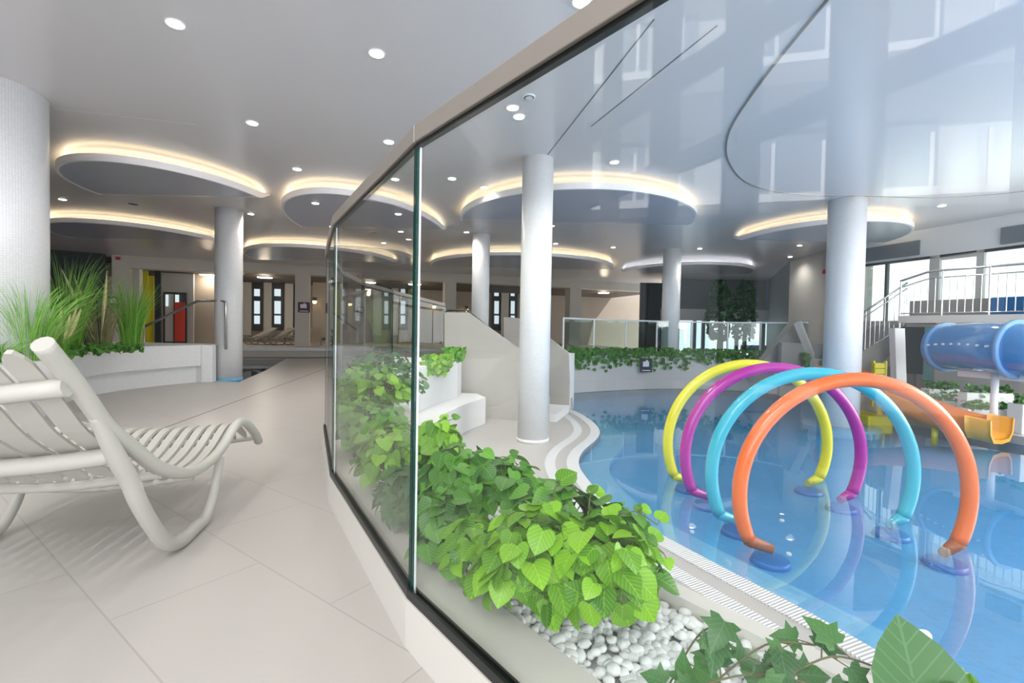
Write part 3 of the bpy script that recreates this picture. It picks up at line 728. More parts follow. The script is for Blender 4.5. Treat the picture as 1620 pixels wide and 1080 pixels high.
for i in range(420):
    x = random.uniform(0, 225); Y = 4.9+x/225*3.0+random.uniform(-.25, .5); q = Vector(gp(x, Y)); leaf(mb, q+Vector((0, 0, random.uniform(0, .12))), rdir(.3), rdir(-1), .07)
mb.build('foliage', M['leaf_hang'], t, sm=True)
# handrail of the small pool behind the planter
h = thing('pool_handrail', 'bent stainless steel handrail beyond the planter beside the column', 'handrail', (-6.3, 10.3, 0))
hp = [V3(230, 516, 10.9), V3(312, 476, 10.3), V3(352, 476, 10.15), V3(357, 482, 10.12), V3(357.5, 545, 10.12)]
MB().tube([Vector(hp[0])]+smooth([hp[0], hp[1]], 4)[1:]+smooth(hp[1:4], 4)[1:]+[Vector(hp[4])-Vector((0, 0, .1))], .028, 10).build('handrail_tube', M['steel'], h, sm=True)
for x in (228, 352):
    q = Vector(V3(x, 500, 10.8 if x < 300 else 10.25)); MB().tube([q-Vector((0, 0, q.z+.05 if x < 300 else .6)), q+Vector((0, 0, .02 if x < 300 else .2))], .018, 8).build('post', M['steel'], h, sm=True)

# ------------------------------------------------------------------ far lounge building
BX = Vector((12.63, 4.1)).normalized(); BP = Vector((-10.8, 18.8)); BN = Vector((-BX.y, BX.x))     # BN points away
def onb(x, y, off=0): return cP(x, y, BP+BN*off, BN)
def brect(mb, x0, x1, y0, y1, th=.1, off=0, zt=None, zb=None):
    a = onb(x0, y1, off); b = onb(x1, y1, off); c = onb((x0+x1)/2, y0, off)
    mb.wallbox(a, b, th, a.z if zb is None else zb, c.z if zt is None else zt); return mb
struct(brect(MB(), 383, 1047, 0, 0, .6, 0, CZ, 3.32).build('wall_header', M['cream']))
struct(brect(MB(), 176, 383, 0, 0, .6, 0, CZ, 3.25).build('wall_header_left', M['cream']))
for i, (x0, x1) in enumerate(((470, 493), (711, 729), (912, 930), (176, 204))):
    o = brect(MB(), x0, x1, 0, 0, .6, .02, 3.4, .3 if i != 3 else 0).build('square_pillar', M['cream'])
    tag(o, ('cream square pillar with a pictogram sign in the far lounge opening', 'cream square pillar in the far lounge left of the slim column', 'cream square pillar in the far lounge right of the deck column', 'grey square pillar behind the grasses')[i], 'pillar', 'square pillars of the far lounge')
tag(brect(MB(), 205, 220, 0, 0, .3, .3, 3.4, 0).build('square_pillar', M['plaster_light']), 'narrow shaded pillar just behind the grey pillar at left', 'pillar', 'square pillars of the far lounge')
# raised lounge floor and its white front edge
LZ = .36
fa = onb(230, 540, -1.2); fb = onb(1040, 540, -1.2)
struct(MB().wallbox(fa, fb, 7.5, -.05, LZ).build('floor_lounge', M['cream']))
fa = onb(372, 540, -1.28); fb = onb(760, 540, -1.28)
struct(MB().wallbox(fa, fb, .07, LZ-.11, LZ+.004).build('trim_13', M['white']))
fa = onb(372, 540, -1.9); fb = onb(760, 540, -1.9)
tag(MB().wallbox(fa, fb, .6, .0, .02).build('water_channel', M['water2']), 'dark strip of pool water below the white lounge edge', 'water', kind='stuff')
struct(brect(MB(), 0, 1100, 0, 0, .1, 5.6, CZ, 0).build('wall_lounge_back', M['taupe']))
a, b = onb(60, 540, .6), onb(1040, 540, .6)
struct(MB().wallbox(a, b, 5.2, 3.36, 3.44).build('ceiling_lounge', M['brown']))
# slot windows of the lounge back wall
wl = [(400, 413), (432, 446), (466, 480), (536, 547), (606, 616), (632, 643), (780, 791), (806, 816)]
for i, (x0, x1) in enumerate(wl):
    w = brect(MB(), x0-2, x1+2, 447, 522, .06, 5.5).build('window_%d' % (i+1), M['dark']); struct(w)
    for ya, yb in ((457, 468), (476, 496), (499, 512)):
        brect(MB(), x0+2, x1-2, ya, yb, .02, 5.46).build('window_pane', M['pane_far'], w)
for i, (x0, x1) in enumerate(((383, 397), (417, 429), (450, 463), (590, 603), (619, 630), (793, 804))):
    tag(brect(MB(), x0, x1, 446, 530, .12, 5.3).build('wall_panel', M['cream']), 'beige upright wall panel between the slot windows of the far lounge', 'wall panel', 'beige panels of the far lounge')
# red door and glass leaves
d = brect(MB(), 258, 295, 462, 545, .08, 1.9).build('door_1', M['dark']); struct(d)
brect(MB(), 261, 274, 465, 540, .03, 1.86).build('door_leaf', M['plaster_light'], d)
brect(MB(), 262, 266, 466, 484, .02, 1.82).build('glass_light', M['pane_far'], d)
brect(MB(), 277, 283, 466, 484, .02, 1.82).build('glass_light', M['pane_far'], d)
tag(brect(MB(), 276, 292, 478, 540, .05, 1.7).build('red_panel', M['red']), 'tall red panel by the dark door behind the planter', 'panel')
struct(brect(MB(), 252, 306, 432, 545, .1, 2.1).build('wall_lounge_left', M['plaster_light']))
struct(brect(MB(), 306, 345, 432, 545, .1, 2.6).build('wall_lounge_side', M['taupe']))
tag(brect(MB(), 245, 254, 428, 545, .1, 1.2).build('dark_post', M['greydark']), 'narrow dark post left of the red panel', 'post')
tag(brect(MB(), 222, 234, 428, 548, .05, 1.4).build('yellow_banner', M['wall_lamp'] if False else M['yellow_step']), 'narrow yellow banner behind the grasses', 'banner')
tag(brect(MB(), 234, 243, 436, 548, .05, 1.5).build('yellow_banner', M['yellow_step']), 'narrower yellow banner beside the dark post', 'banner')
struct(MB().wallbox((-25, 8.5), (-17.5, 15.6), .2, 0, CZ).build('wall_left', M['greydark']))
struct(MB().wallbox((-17.5, 15.6), (-14.85, 17.3), .2, 0, CZ).build('wall_far_left', M['greydark']))
struct(MB().wallbox((-25, 4), (-25, 8.5), .2, 0, CZ).build('wall_outer_left', M['greydark']))
# lounge lamps
for i, (x, y) in enumerate(((329, 434), (419, 438), (584, 446), (656, 449), (955, 458))):
    q = cz(x, y, 3.34); q = Vector((q.x*1.07, q.y*1.07, q.z)) if i == 4 else q; t = thing('lounge_lamp', ('round ceiling lamp in the lounge left of the column', 'round ceiling lamp over the far loungers', 'round lounge lamp seen through the second glass pane', 'round lounge lamp beside the upright glass joint', 'round lounge lamp right of the pool deck column')[i], 'ceiling lamp', tuple(q), 'round lamps of the far lounge')
    MB().cyl(q, .33, 3.32, 3.358, 28).build('lamp_ring', M['steel_white'], t); MB().cyl(q, .29, 3.30, 3.32, 28).build('lamp_diffuser', M['lamp'], t)
    l = light('lamp_glow', 'POINT', (q.x, q.y, 3.1), 24, (1, .84, .62), .2); l.parent = t; l.location = (0, 0, -.25)
# wall lamps
for i, (x, y) in enumerate(((498, 476), (554, 480), (687, 484), (738, 489))):
    q = onb(x, y, 5.4 if i != 0 else 3.5); t = thing('wall_lamp', ('small lit wall lamp right of the signed pillar', 'yellow wall lamp through the second glass pane', 'yellow wall lamp above the stair parapet', 'pink-white wall lamp left of the slim column')[i], 'wall lamp', tuple(q), 'wall lamps of the far lounge')
    MB().box(q.x-.08, q.x+.08, q.y-.1, q.y+.06, q.z, q.z+.18).build('lamp_body', M['dark'], t); MB().cyl((q.x, q.y-.02), .07, q.z-.12, q.z, 12, .1).build('lamp_glass', M['wall_lamp'], t)
struct(brect(MB(), 494, 516, 440, 545, .1, 3.9).build('wall_lounge_niche', M['taupe']))
# far loungers, simple cousins of the near one
def far_lounger(loc, rz, lab, first=None):
    if first: t = copy_tree(first)
    else:
        t = thing('lounge_chair', lab, 'lounger', (0, 0, 0), 'loungers in the far lounge')
        for w in (0, .6):
            MB().tube([(-.95, w, .75), (-.5, w, .42), (0, w, .25), (.5, w, .36), (.85, w, .22)], .03, 6).build('side_rail', M['resin_dark'], t, sm=True)
            MB().tube([(-.75, w, .6), (-.35, w, .02), (.1, w, .02), (.45, w, .34)], .025, 6).build('leg', M['resin_dark'], t, sm=True)
        s = MB()
        s.quadbox([(-.95, 0, .72), (-.95, .6, .72), (0, .6, .22), (0, 0, .22), (-.95, 0, .76), (-.95, .6, .76), (0, .6, .26), (0, 0, .26)]); s.build('backrest', M['resin_dark'], t)
        s = MB(); s.quadbox([(0, 0, .22), (0, .6, .22), (.5, .6, .33), (.5, 0, .33), (0, 0, .26), (0, .6, .26), (.5, .6, .37), (.5, 0, .37)]); s.build('seat', M['resin_dark'], t)
    t.location = loc; t.rotation_euler = (0, 0, rz); t['label'] = lab; return t
fl_ = None
for x, lab in ((394, 'beige lounger nearest the column in the far lounge'), (424, 'beige lounger second from the column in the far lounge'), (456, 'beige lounger just left of the signed pillar')):
    q = onb(x, 540, 2.0); o = far_lounger((q.x, q.y, LZ), -2.2, lab, fl_); fl_ = fl_ or o
q = onb(508, 540, 1.8)
o = far_lounger((q.x, q.y, LZ), -1.2, 'low brown lounger right of the signed pillar', fl_)
# pictogram signs
def sign(px, py, w, h, P, n, mt, lab):
    q = cP(px, py, P, n); nn = Vector((n[0], n[1])).normalized(); tx = Vector((nn.y, -nn.x))
    if tx.x < 0: tx = -tx
    t = thing('pictogram_sign', lab, 'sign', tuple(q), 'pictogram signs')
    def plate(u0, u1, v0, v1, off, name, m_):
        a = Vector((q.x, q.y))+tx*u0-nn*off; b = Vector((q.x, q.y))+tx*u1-nn*off
        MB().wallbox(a, b, .012, q.z+v0, q.z+v1).build(name, m_, t)
    plate(-w/2, w/2, -h/2, h/2, .02, 'sign_plate', M[mt])
    plate(-w*.3, w*.22, -h*.08, h*.30, .034, 'pictogram', M['sign_white'])
    plate(-w*.05, w*.12, .0, h*.40, .036, 'pictogram', M['sign_white'])
    plate(-w*.35, w*.35, -h*.40, -h*.33, .034, 'caption_bar', M['sign_white'])
    return t
sign(481, 486, .46, .42, BP, BN, 'purple_sign', 'dark purple pictogram sign on the cream lounge pillar')
sign(180, 478, .35, .42, BP, BN, 'navy_sign', 'small dark pictogram sign on the grey pillar behind the grasses')
sign(1022, 578, .34, .38, (3.6, 13.42), (-.1, 1), 'navy_sign', 'navy pictogram sign on the ivy-topped pool wall')
for (x, y, P, n, lab) in ((188, 407, BP, BN, 'small red alarm beacon on the grey pillar'), (1303, 428, (0, 14), (0, 1), 'small red alarm beacon left of the pool column')):
    q = cP(x, y, P, n); tag(MB().cyl((q.x, q.y-.06), .07, q.z-.09, q.z+.02, 14, .05).build('alarm_beacon', M['red']), lab, 'alarm')

# ------------------------------------------------------------------ far right: glazed end wall
EY = 22.0
def erect(mb, x0, x1, y0, y1, th=.1, off=0):
    a = cY(x0, y1, EY+off); b = cY(x1, y1, EY+off); c = cY((x0+x1)/2, y0, EY+off); mb.box(a.x, b.x, EY+off, EY+off+th, a.z, c.z); return mb
struct(MB().box(6.95, 12, EY, EY+.2, 2.2, CZ).build('wall_far_right', M['slate']))
struct(erect(MB(), 1047, 1300, 490, 506, .25, -.3).build('trim_14', M['white']))
w = erect(MB(), 1047, 1292, 507, 560, .05, .1).build('window_9', M['pane_bright']); struct(w)
for x in (1098, 1112, 1141, 1165, 1178, 1207, 1221):
    erect(MB(), x-2.5, x+2.5, 506, 565, .1, -.05).build('mullion', M['dark'], w)
erect(MB(), 1172, 1225, 546, 556, .04, -.02).build('blue_stripe', M['blue_box'], w)
struct(MB().box(5.9, 6.95, EY-.05, EY+.1, 0, 3.5).build('wall_far_dark', M['greydark']))
for i, x in enumerate((1252, 1262, 1272, 1281)):
    tag(erect(MB(), x-3, x+3, 372, 488, .08, -.8).build('wall_fin', M['plaster_light']), 'upright pale fin on the far wall left of the pool column', 'wall fin', 'upright fins on the far wall')
tag(erect(MB(), 1212, 1246, 380, 488, .05, -.4).build('blue_wall_panel', M['blue_flange']), 'blue-grey textured panel on the far wall beside the pale fins', 'wall panel')
for i, x in enumerate((1135, 1175)):
    q = cY(x, 560, 18.5); t = thing('indoor_tree', ('narrow dark tree beyond the railing right of the railing column', 'dark feathery tree beyond the railing left of the blue wall panel')[i], 'tree', (q.x, q.y, 0), 'dark trees beyond the railing')
    MB().tube([(q.x, q.y, 0), (q.x+.05, q.y, 1.2), (q.x, q.y, 2.4)], [.08, .06, .03], 8).build('trunk', M['dark'], t)
    mb = MB()
    for k in range(420):
        d = rdir(-.8); leaf(mb, Vector((q.x+d.x*.42, q.y+d.y*.42, 2.0+d.z*1.25)), rdir(-1), rdir(-1), .16)
    mb.build('foliage', M['palm'], t)
for i, (x, y) in enumerate(((872, 512), (890, 524))):
    q = cY(x+8, 545, 14.5); t = thing('potted_palm', ('dark spiky palm on the upper deck right of the stair', 'lower dark palm on the upper deck above the ivy')[i], 'plant', (q.x, q.y, 0), 'palms behind the stair')
    mb = MB()
    for k in range(26):
        a = random.uniform(0, 2*PI); o_ = Vector((math.cos(a), math.sin(a), 0)); L = random.uniform(.6, 1.0); b = len(mb.v); z0 = .7 if i == 0 else .45
        sd = Vector((-o_.y, o_.x, 0))
        for k2 in range(7):
            u = k2/6; p = Vector((q.x, q.y, z0))+o_*L*u+Vector((0, 0, .55*u-.75*u*u)); wv = .05*(1-u)+.004
            mb.v += [p-sd*wv, p+sd*wv]
            if k2: mb.face([b+2*k2-2, b+2*k2-1, b+2*k2+1, b+2*k2], [(u, -.5), (u, .5), (u, .5), (u, -.5)])
    mb.build('fronds', M['palm'], t); MB().cyl(q, .16, 0, .45 if i == 0 else .3, 16, .2).build('pot', M['white'], t)

# ------------------------------------------------------------------ stair with parapets
W1a = Vector((-1.36, 9.02)); W1b = Vector((.62, 8.35))
def onw(x, y, P, Q): d = Vector(Q)-Vector(P); return cP(x, y, P, (-d.y, d.x))
def parapet(P, Q, prof, th, lab, mt='stone'):
    pts = [onw(x, y, P, Q) for x, y in prof]
    mb = MB(); n = (Vector(Q)-Vector(P)).normalized(); nn = Vector((-n.y, n.x, 0))*th
    us = [(Vector((q.x, q.y))-Vector(P)).length for q in pts]
    K = len(pts)
    mb.v += pts+[q+nn for q in pts]
    mb.face(list(range(K)), [(u, q.z) for u, q in zip(us, pts)]); mb.face([K+i for i in reversed(range(K))], [(u, q.z) for u, q in reversed(list(zip(us, pts)))])
    for i in range(K):
        j = (i+1) % K; mb.face([i, K+i, K+j, j])
    return mb.build('stair_parapet', M[mt], org=None), pts
o, _ = parapet(W1a, W1b, [(703, 494), (738, 494), (756, 507), (815, 549), (866, 578), (866, 690), (703, 720)], .13, '')
for v in o.data.vertices:
    if v.co.z < -.2: v.co.z = LOW
tag(o, 'grey tiled sloping stair parapet wall behind the white bench', 'stair wall')
W2a = Vector((-.19, 10.55)); W2b = Vector((1.22, 9.85))
o, _ = parapet(W2a, W2b, [(797, 501), (817, 503), (867, 535), (900, 560), (903, 660), (797, 640)], .14, '')
for v in o.data.vertices:
    if v.co.z < -.2: v.co.z = LOW
tag(o, 'far grey stair parapet ending in a pale edge at the pool', 'stair wall')
q0 = cY(893, 560, 9.86)
tag(MB().wallbox(W2b-Vector((.16, -.08)), W2b+Vector((.02, -.01)), .2, LOW, .74).build('parapet_end', M['white']), 'pale end face of the far stair parapet at the pool edge', 'stair wall')
d_ = (W1b-W1a).normalized(); m_n = Vector((-d_.y, d_.x))
for i, (x0, x1, z1) in enumerate(((.55, .95, LOW+.145), (.15, .548, LOW+.29), (-1.2, .148, -.002))):
    tag(MB().wallbox(W1a+d_*(x0+1.3)+m_n*.14, W1a+d_*(x1+1.3)+m_n*.14, 1.10, LOW, z1).build('stair_step', M['white'] if i < 2 else M['plaster_light']), ('lowest broad step of the short stair to the upper deck', 'middle step of the short stair to the upper deck', 'top landing of the short stair to the upper deck')[i], 'step', 'steps of the short stair')
hr = thing('stair_handrail', 'dark handrail fixed inside the stair parapet', 'handrail', (0, 9.0, 0))
n1 = Vector((-(W1b-W1a).y, (W1b-W1a).x)).normalized()
pts = [onw(x, y, W1a+n1*.2, W1b+n1*.2) for x, y in ((708, 491), (738, 490), (800, 540), (860, 577))]
MB().tube(pts, .02, 8).build('rail_tube', M['dark'], hr, sm=True)
for k in (0, 1, 2):
    MB().tube([pts[k], pts[k]-Vector((n1.x*.12, n1.y*.12, .05))], .012, 6).build('bracket', M['dark'], hr)

# ------------------------------------------------------------------ bench and raised planter block
bc = Vector((-2.1, 7.2))
seat = smooth([cz(668, 768, LOW).xy, cz(688, 730, LOW).xy, cz(703, 706, LOW).xy, cz(735, 685, LOW).xy, cz(768, 670, LOW).xy], 5)
bkl = [Vector((q.x-.9, q.y+.9)) for q in seat]
bench = thing('curved_bench', 'smooth white curved bench wrapping the raised ivy planter', 'bench', (-1.2, 7, LOW))
bp_ = [tuple(q) for q in seat]+[(-.62, 8.66), (-.915, 8.70)]+[(q[0]+.004, q[1]) for q in reversed([(-1.45, 5.9), (-1.30, 6.55), (-1.18, 7.3), (-.92, 8.1)])]
MB().prism(bp_, LOW, .03).build('bench_body', M['white'], bench, bev=.01)
blk = smooth([cz(655, 745, 0).xy, cz(668, 672, .03).xy, cz(690, 655, .03).xy, cz(737, 622, .03).xy], 5)
blk = smooth([(-1.45, 5.9), (-1.30, 6.55), (-1.18, 7.3), (-.92, 8.1)], 5)
pb = thing('raised_planter', 'white raised planter block with ivy behind the bench seat', 'planter', (-1.5, 7.5, LOW))
MB().prism([tuple(q) for q in blk]+[(-.92, 8.72), (-2.2, 8.9), (-1.9, 5.9)], LOW, .66).build('planter_body', M['white'], pb, bev=.012)
def strand_ivy(name, lab, pts, n, size, mt, drop, group, up=.08):
    t = thing(name, lab, 'plant', tuple(pts[0]), group); mb = MB(); P = [Vector(q) for q in pts]
    for i in range(n):
        u = random.random()*(len(P)-1); k = min(int(u), len(P)-2); p = P[k].lerp(P[k+1], u-k)
        dz = drop*random.random()**2.2*(.4+.6*abs(math.sin(u*9))) if random.random() < .6 else -random.uniform(0, up)
        front = -.05-.06*random.random() if dz > 0 else random.uniform(-.1, .25)
        leaf(mb, p+Vector((random.uniform(-.06, .06), front, -dz)), Vector((random.uniform(-.5, .5), -1, .6)), Vector((random.uniform(-.6, .6), -.2, -1)), size*random.uniform(.7, 1.2))
    mb.build('foliage', M[mt], t, sm=True); st = MB()
    for k in range(len(P)-1): st.tube([P[k]+Vector((0, 0, .02)), P[k+1]+Vector((0, 0, .02))], .006, 4)
    st.build('stems', M['stem'], t); return t
strand_ivy('trailing_ivy', 'bright ivy trailing over the raised planter beside the glass joint', [V3(672, 572, 7.0), V3(700, 570, 7.4), V3(712, 570, 7.7)], 260, .065, 'leaf_bright', .22, 'ivy on the raised planter', .1)
strand_ivy('trailing_ivy', 'dark bushy ivy at the right end of the raised planter', [V3(706, 562, 8.0), V3(730, 562, 8.2)], 260, .065, 'leaf_mid', .1, 'ivy on the raised planter', .14)

# ------------------------------------------------------------------ pool back wall with hanging ivy, glass railing
bw = [Vector((1.32, 10.0)), Vector((1.40, 11.2))]+[Vector(q) for q in reversed(back_edge)]+[Vector((7.55, 12.2))]
bo_ = offset(bw, .42)
if bo_[10].y < bw[10].y: bo_ = offset(bw, -.42)
WT = .60
struct(MB().band(bw, bo_, LOW-.3, WT).build('wall_pool', M['pool_stone']))
rp = [Vector(q)*.5+Vector(p_)*.5 for q, p_ in zip(bw, bo_)]
gr = thing('glass_railing', 'clear glass railing with slim posts above the ivy wall', 'railing', (4, 13.9, WT))
ks = list(range(2, len(rp)-2, 3))
for a_i, b_i in zip(ks[:-1], ks[1:]):
    a, b = rp[a_i], rp[b_i]
    MB().wallbox(a, b, .015, WT, 1.52).build('glass_panel', M['glass_far'], gr)
    MB().wallbox(a, b, .03, 1.52, 1.56).build('top_rail', M['seal'], gr)
    MB().box(a.x-.02, a.x+.02, a.y-.02, a.y+.02, WT, 1.54).build('post', M['steel_white'], gr)
xs = [(905, 'hanging ivy at the left end of the pool wall by the stair'), (962, 'hanging ivy left of the navy sign'), (1040, 'hanging ivy with long strands just right of the navy sign'), (1110, 'hanging ivy below the railing column on the pool wall'), (1180, 'hanging ivy over the yellow hoop on the pool wall'), (1240, 'hanging ivy at the right end of the pool wall')]
fx = lambda px: min(bw, key=lambda q: abs(810+F*q.x/q.y-px)+(1000 if q.y < 11.5 else 0))
for i, (x, lab) in enumerate(xs):
    pts = []
    for k in range(5):
        q = fx(x-4+k*17 if i else x+k*14); pts.append((q.x, q.y-.0, WT+.05))
    strand_ivy('trailing_ivy', lab, pts, 210, .09, 'leaf_hang', (.5, .4, .55, .35, .4, .3)[i], 'ivy along the pool wall', .12)

# ------------------------------------------------------------------ spray hoops
hd = [(1352, 3.74, 'orange', 'nearest orange water hoop arching over the pool'), (1284, 4.275, 'teal', 'turquoise water hoop behind the orange one'), (1221, 4.907, 'purple', 'purple water hoop between the turquoise and yellow ones'), (1180, 5.416, 'yellow', 'farthest yellow water hoop in the pool')]
HR = .915; HZ = -.055
for x, Y, c, lab in hd:
    q = cY(x, 783, Y); cx = q.x; t = thing('water_hoop', lab, 'water hoop', (cx, Y, LOW-.26), 'coloured water hoops')
    a0, a1 = math.radians(-24), math.radians(204)
    pts = [(cx+HR*math.cos(a0+(a1-a0)*k/60), Y, HZ+HR*math.sin(a0+(a1-a0)*k/60)) for k in range(61)]
    MB().tube(pts, .057, 16).build('hoop_pipe', M[c], t, sm=True)
    for s, e in ((1, pts[0]), (-1, pts[-1])):
        ft = (e[0]-s*.17, Y-.06, LOW-.055)
        MB().tube([e, (e[0]-s*.03, Y-.005, e[2]-.02), ft], [.057, .05, .036], 12).build('hoop_foot', M['orange_foot'] if c == 'orange' else M[c], t, sm=True)
        MB().cyl((e[0]-s*.15, Y-.06), .15, LOW-.165, LOW-.12, 28, .13).build('base_plate', M['pad'], t, sm=True)
for i, (x, y) in enumerate(((1095, 840), (1237, 822), (1248, 875))):
    q = cz(x, y, LOW-.15); t = tag(MB().cyl(q, .022, LOW-.162, LOW-.145, 16, .018).build('floor_nozzle', M['lamp'] if False else M['sign_white']), ('small white floor nozzle near the rim by the ivy', 'small white floor nozzle between the orange hoop feet', 'small white floor nozzle in front of the orange hoop')[i], 'nozzle', 'white floor nozzles')

# ------------------------------------------------------------------ slide tower area
RW = [(9.05, 12.25), (9.52, 10.9), (10.0, 9.3), (10.95, 6.35), (12.19, 2.5)]
def onr(x, y, seg=(9.05, 12.25), seg2=(10.0, 9.3)): d = Vector(seg2)-Vector(seg); return cP(x, y, seg, (-d.y, d.x))
struct(MB().wallbox(RW[4], RW[0], -.2, 3.06, CZ+.0).build('wall_right', M['white']))
struct(MB().wallbox(RW[4], RW[0], -.2, -.4, 1.6).build('wall_right_lower', M['plaster_light']))
struct(MB().wallbox(RW[0], (9.3, 16), -.2, -.4, CZ).build('wall_right_far', M['plaster_light']))
struct(MB().wallbox((9.3, 16), (11.8, 22), -.2, -.4, CZ).build('wall_right_end', M['slate']))
w = MB()
def rr(mb, x0, x1, z0, z1, off=0, th=.06):
    a = onr(x0, 450); b = onr(x1, 450); d = (Vector((b.x-a.x, b.y-a.y))).normalized(); n = Vector((d.y, -d.x))
    if n.x > 0: n = -n
    n = n*off; mb.wallbox((a.x+n.x, a.y+n.y), (b.x+n.x, b.y+n.y), th, z0, z1); return mb
w = rr(MB(), 1362, 1660, 1.6, 3.06, -.06, .02).build('window_10', M['glass_far']); struct(w)
for x0, x1, z0, z1 in ((1400, 1404, 1.6, 3.06), (1470, 1486, 1.6, 3.06), (1544, 1556, 1.6, 3.06), (1360, 1660, 3.0, 3.06), (1488, 1544, 2.94, 3.02)):
    rr(MB(), x0, x1, z0, z1, .02, .08).build('window_frame', M['plaster_light'] if x1-x0 > 8 and x1-x0 < 60 else M['dark'], w)
tag(rr(MB(), 1360, 1454, 3.12, 3.46, .05, .04).build('duct_grille', M['slate']), 'grey panel on the white wall above the windows right of the pool column', 'panel', 'grey panels above the windows')
tag(rr(MB(), 1582, 1640, 3.12, 3.45, .05, .04).build('duct_grille', M['slate']), 'grey panel on the white wall at the right picture edge', 'panel', 'grey panels above the windows')
# tower platform
PA = Vector((8.12, 10.0)); PQ = Vector((9.02, 8.35)); PE = Vector((9.7, 7.1)); PD = (PQ-PA).normalized(); PN = Vector((-PD.y, PD.x))
if PN.x < 0: PN = -PN
tw = thing('slide_tower', 'beige slide tower platform behind the blue tube slide', 'slide tower', (8.5, 9.4, -.3))
def slab(a, b, th, z0, z1, name, mt): return MB().quadbox([(*p_, z0) for p_ in (a, b, b+PN*th, a+PN*th)]+[(*p_, z1) for p_ in (a, b, b+PN*th, a+PN*th)]).build(name, M[mt], tw)
slab(PA, PE, 1.1, 1.50, 1.65, 'platform_slab', 'plaster_light')
s38 = PA+PD*.35
slab(PA+PD*.64, PE, .12, -.3, 1.5, 'tower_wall', 'plaster')
slab(PA+PN*.75-PD*.1, PA+PD*1.3+PN*.75, .05, 1.65, 2.0, 'rear_upstand', 'plaster')
slab(PA+PD*.02+PN*.1, PA+PD*.47+PN*.1, .05, .45, 1.42, 'dark_opening', 'greydark')
slab(PA+PD*.46, PA+PD*.635, .04, .35, 1.42, 'glass_door', 'greenglass')
slab(PA-PD*.9+PN*.3, PA+PD*.2+PN*.3, .12, -.3, .55, 'low_wall', 'plaster')
# leaning pier
tag(MB().quadbox([(7.74, 9.45, -.3), (7.94, 9.45, -.3), (7.94, 9.6, -.3), (7.74, 9.6, -.3), (7.62, 9.45, 1.38), (7.82, 9.45, 1.38), (7.82, 9.6, 1.38), (7.62, 9.6, 1.38)]).build('stair_pier', M['white']), 'slightly leaning white pier left of the dark tower opening', 'pier')
# tower railing
rl = thing('tower_railing', 'stainless railing with thin balusters round the slide tower platform', 'railing', (8.5, 9.4, 1.65))
P0 = PA+PN*.04; cur = smooth([(*(P0-PD*.02+PN*.0), 0), (*(P0+PD*.5), 0), (*(P0+PD*1.2), 0), (*(P0+PD*2.9), 0)], 8)
Ltot = 2.9; nb = 26
def rz(s): return 2.38+.16*min(1, s/.5)
MB().tube([(*(P0+PD*(Ltot*k/20)), rz(Ltot*k/20)) for k in range(21)], .022, 8).build('top_rail', M['steel'], rl, sm=True)
MB().tube([(*(P0+PD*(Ltot*k/20)), rz(Ltot*k/20)-.14) for k in range(21)], .012, 8).build('mid_rail', M['steel'], rl, sm=True)
MB().tube([(*(P0+PD*(Ltot*k/20)), 1.70) for k in range(21)], .012, 8).build('bottom_rail', M['steel'], rl, sm=True)
for k in range(nb):
    s = .02+(Ltot-.04)*k/(nb-1); big = k % 6 == 0
    a = P0+PD*s; MB().tube([(*a, 1.70 if not big else 1.40), (*a, rz(s)-.14 if not big else rz(s))], .010 if not big else .018, 6).build('post' if big else 'baluster', M['steel'], rl)
# back row of railing and stair rail climbing from left
r2 = thing('stair_railing', 'steel stair railing climbing to the tower beside the pool column', 'railing', (7.6, 10.5, .3))
s0 = cY(1345, 508, 10.8); s1 = cY(1436, 447, 10.3)
for dz in (0, -.12, -.9):
    MB().tube([s0+Vector((0, 0, dz)), s1+Vector((0, 0, dz))], .02 if dz == 0 else .012, 8).build('stair_rail', M['steel'], r2, sm=True)
for k in range(12):
    q = s0.lerp(s1, (k+.5)/12); MB().tube([q-Vector((0, 0, .9)), q], .008, 6).build('baluster', M['steel'], r2)
tag(MB().quadbox([s0+Vector((-.1, 0, -1.7)), s1+Vector((0, 0, -1.3)), s1+Vector((0, .9, -1.3)), s0+Vector((-.1, .9, -1.7)), s0+Vector((-.1, 0, -.95)), s1+Vector((0, 0, -.92)), s1+Vector((0, .9, -.92)), s0+Vector((-.1, .9, -.95))]).build('stair_flight', M['plaster']), 'grey stair flight under the steel stair railing', 'stair')
struct(MB().box(7.0, 9.2, 12.3, 12.45, -.4, 1.0).build('wall_stair_base', M['plaster']))
tag(MB().quadbox([(6.3, 12.6, 0), (7.9, 12.6, 0), (7.9, 12.9, 0), (6.3, 12.9, 0), (7.55, 12.6, 1.6), (7.9, 12.6, 1.6), (7.9, 12.9, 1.6), (7.55, 12.9, 1.6)]).build('stair_gable', M['plaster']), 'grey triangular stair gable left of the pool column', 'stair wall')
tag(MB().quadbox([V3(1268, 562, 12.3), V3(1290, 640, 12.3), V3(1290, 640, 12.5), V3(1268, 562, 12.5), V3(1256, 508, 12.3), V3(1270, 508, 12.3), V3(1270, 508, 12.5), V3(1256, 508, 12.5)]).build('stair_stringer', M['plaster_light']) if False else MB().tube([V3(1262, 510, 12.3), V3(1282, 560, 12.3), V3(1284, 612, 12.3)], .11, 4).build('stair_stringer', M['plaster_light']), 'pale bent stair stringer left of the pool column', 'stair stringer')
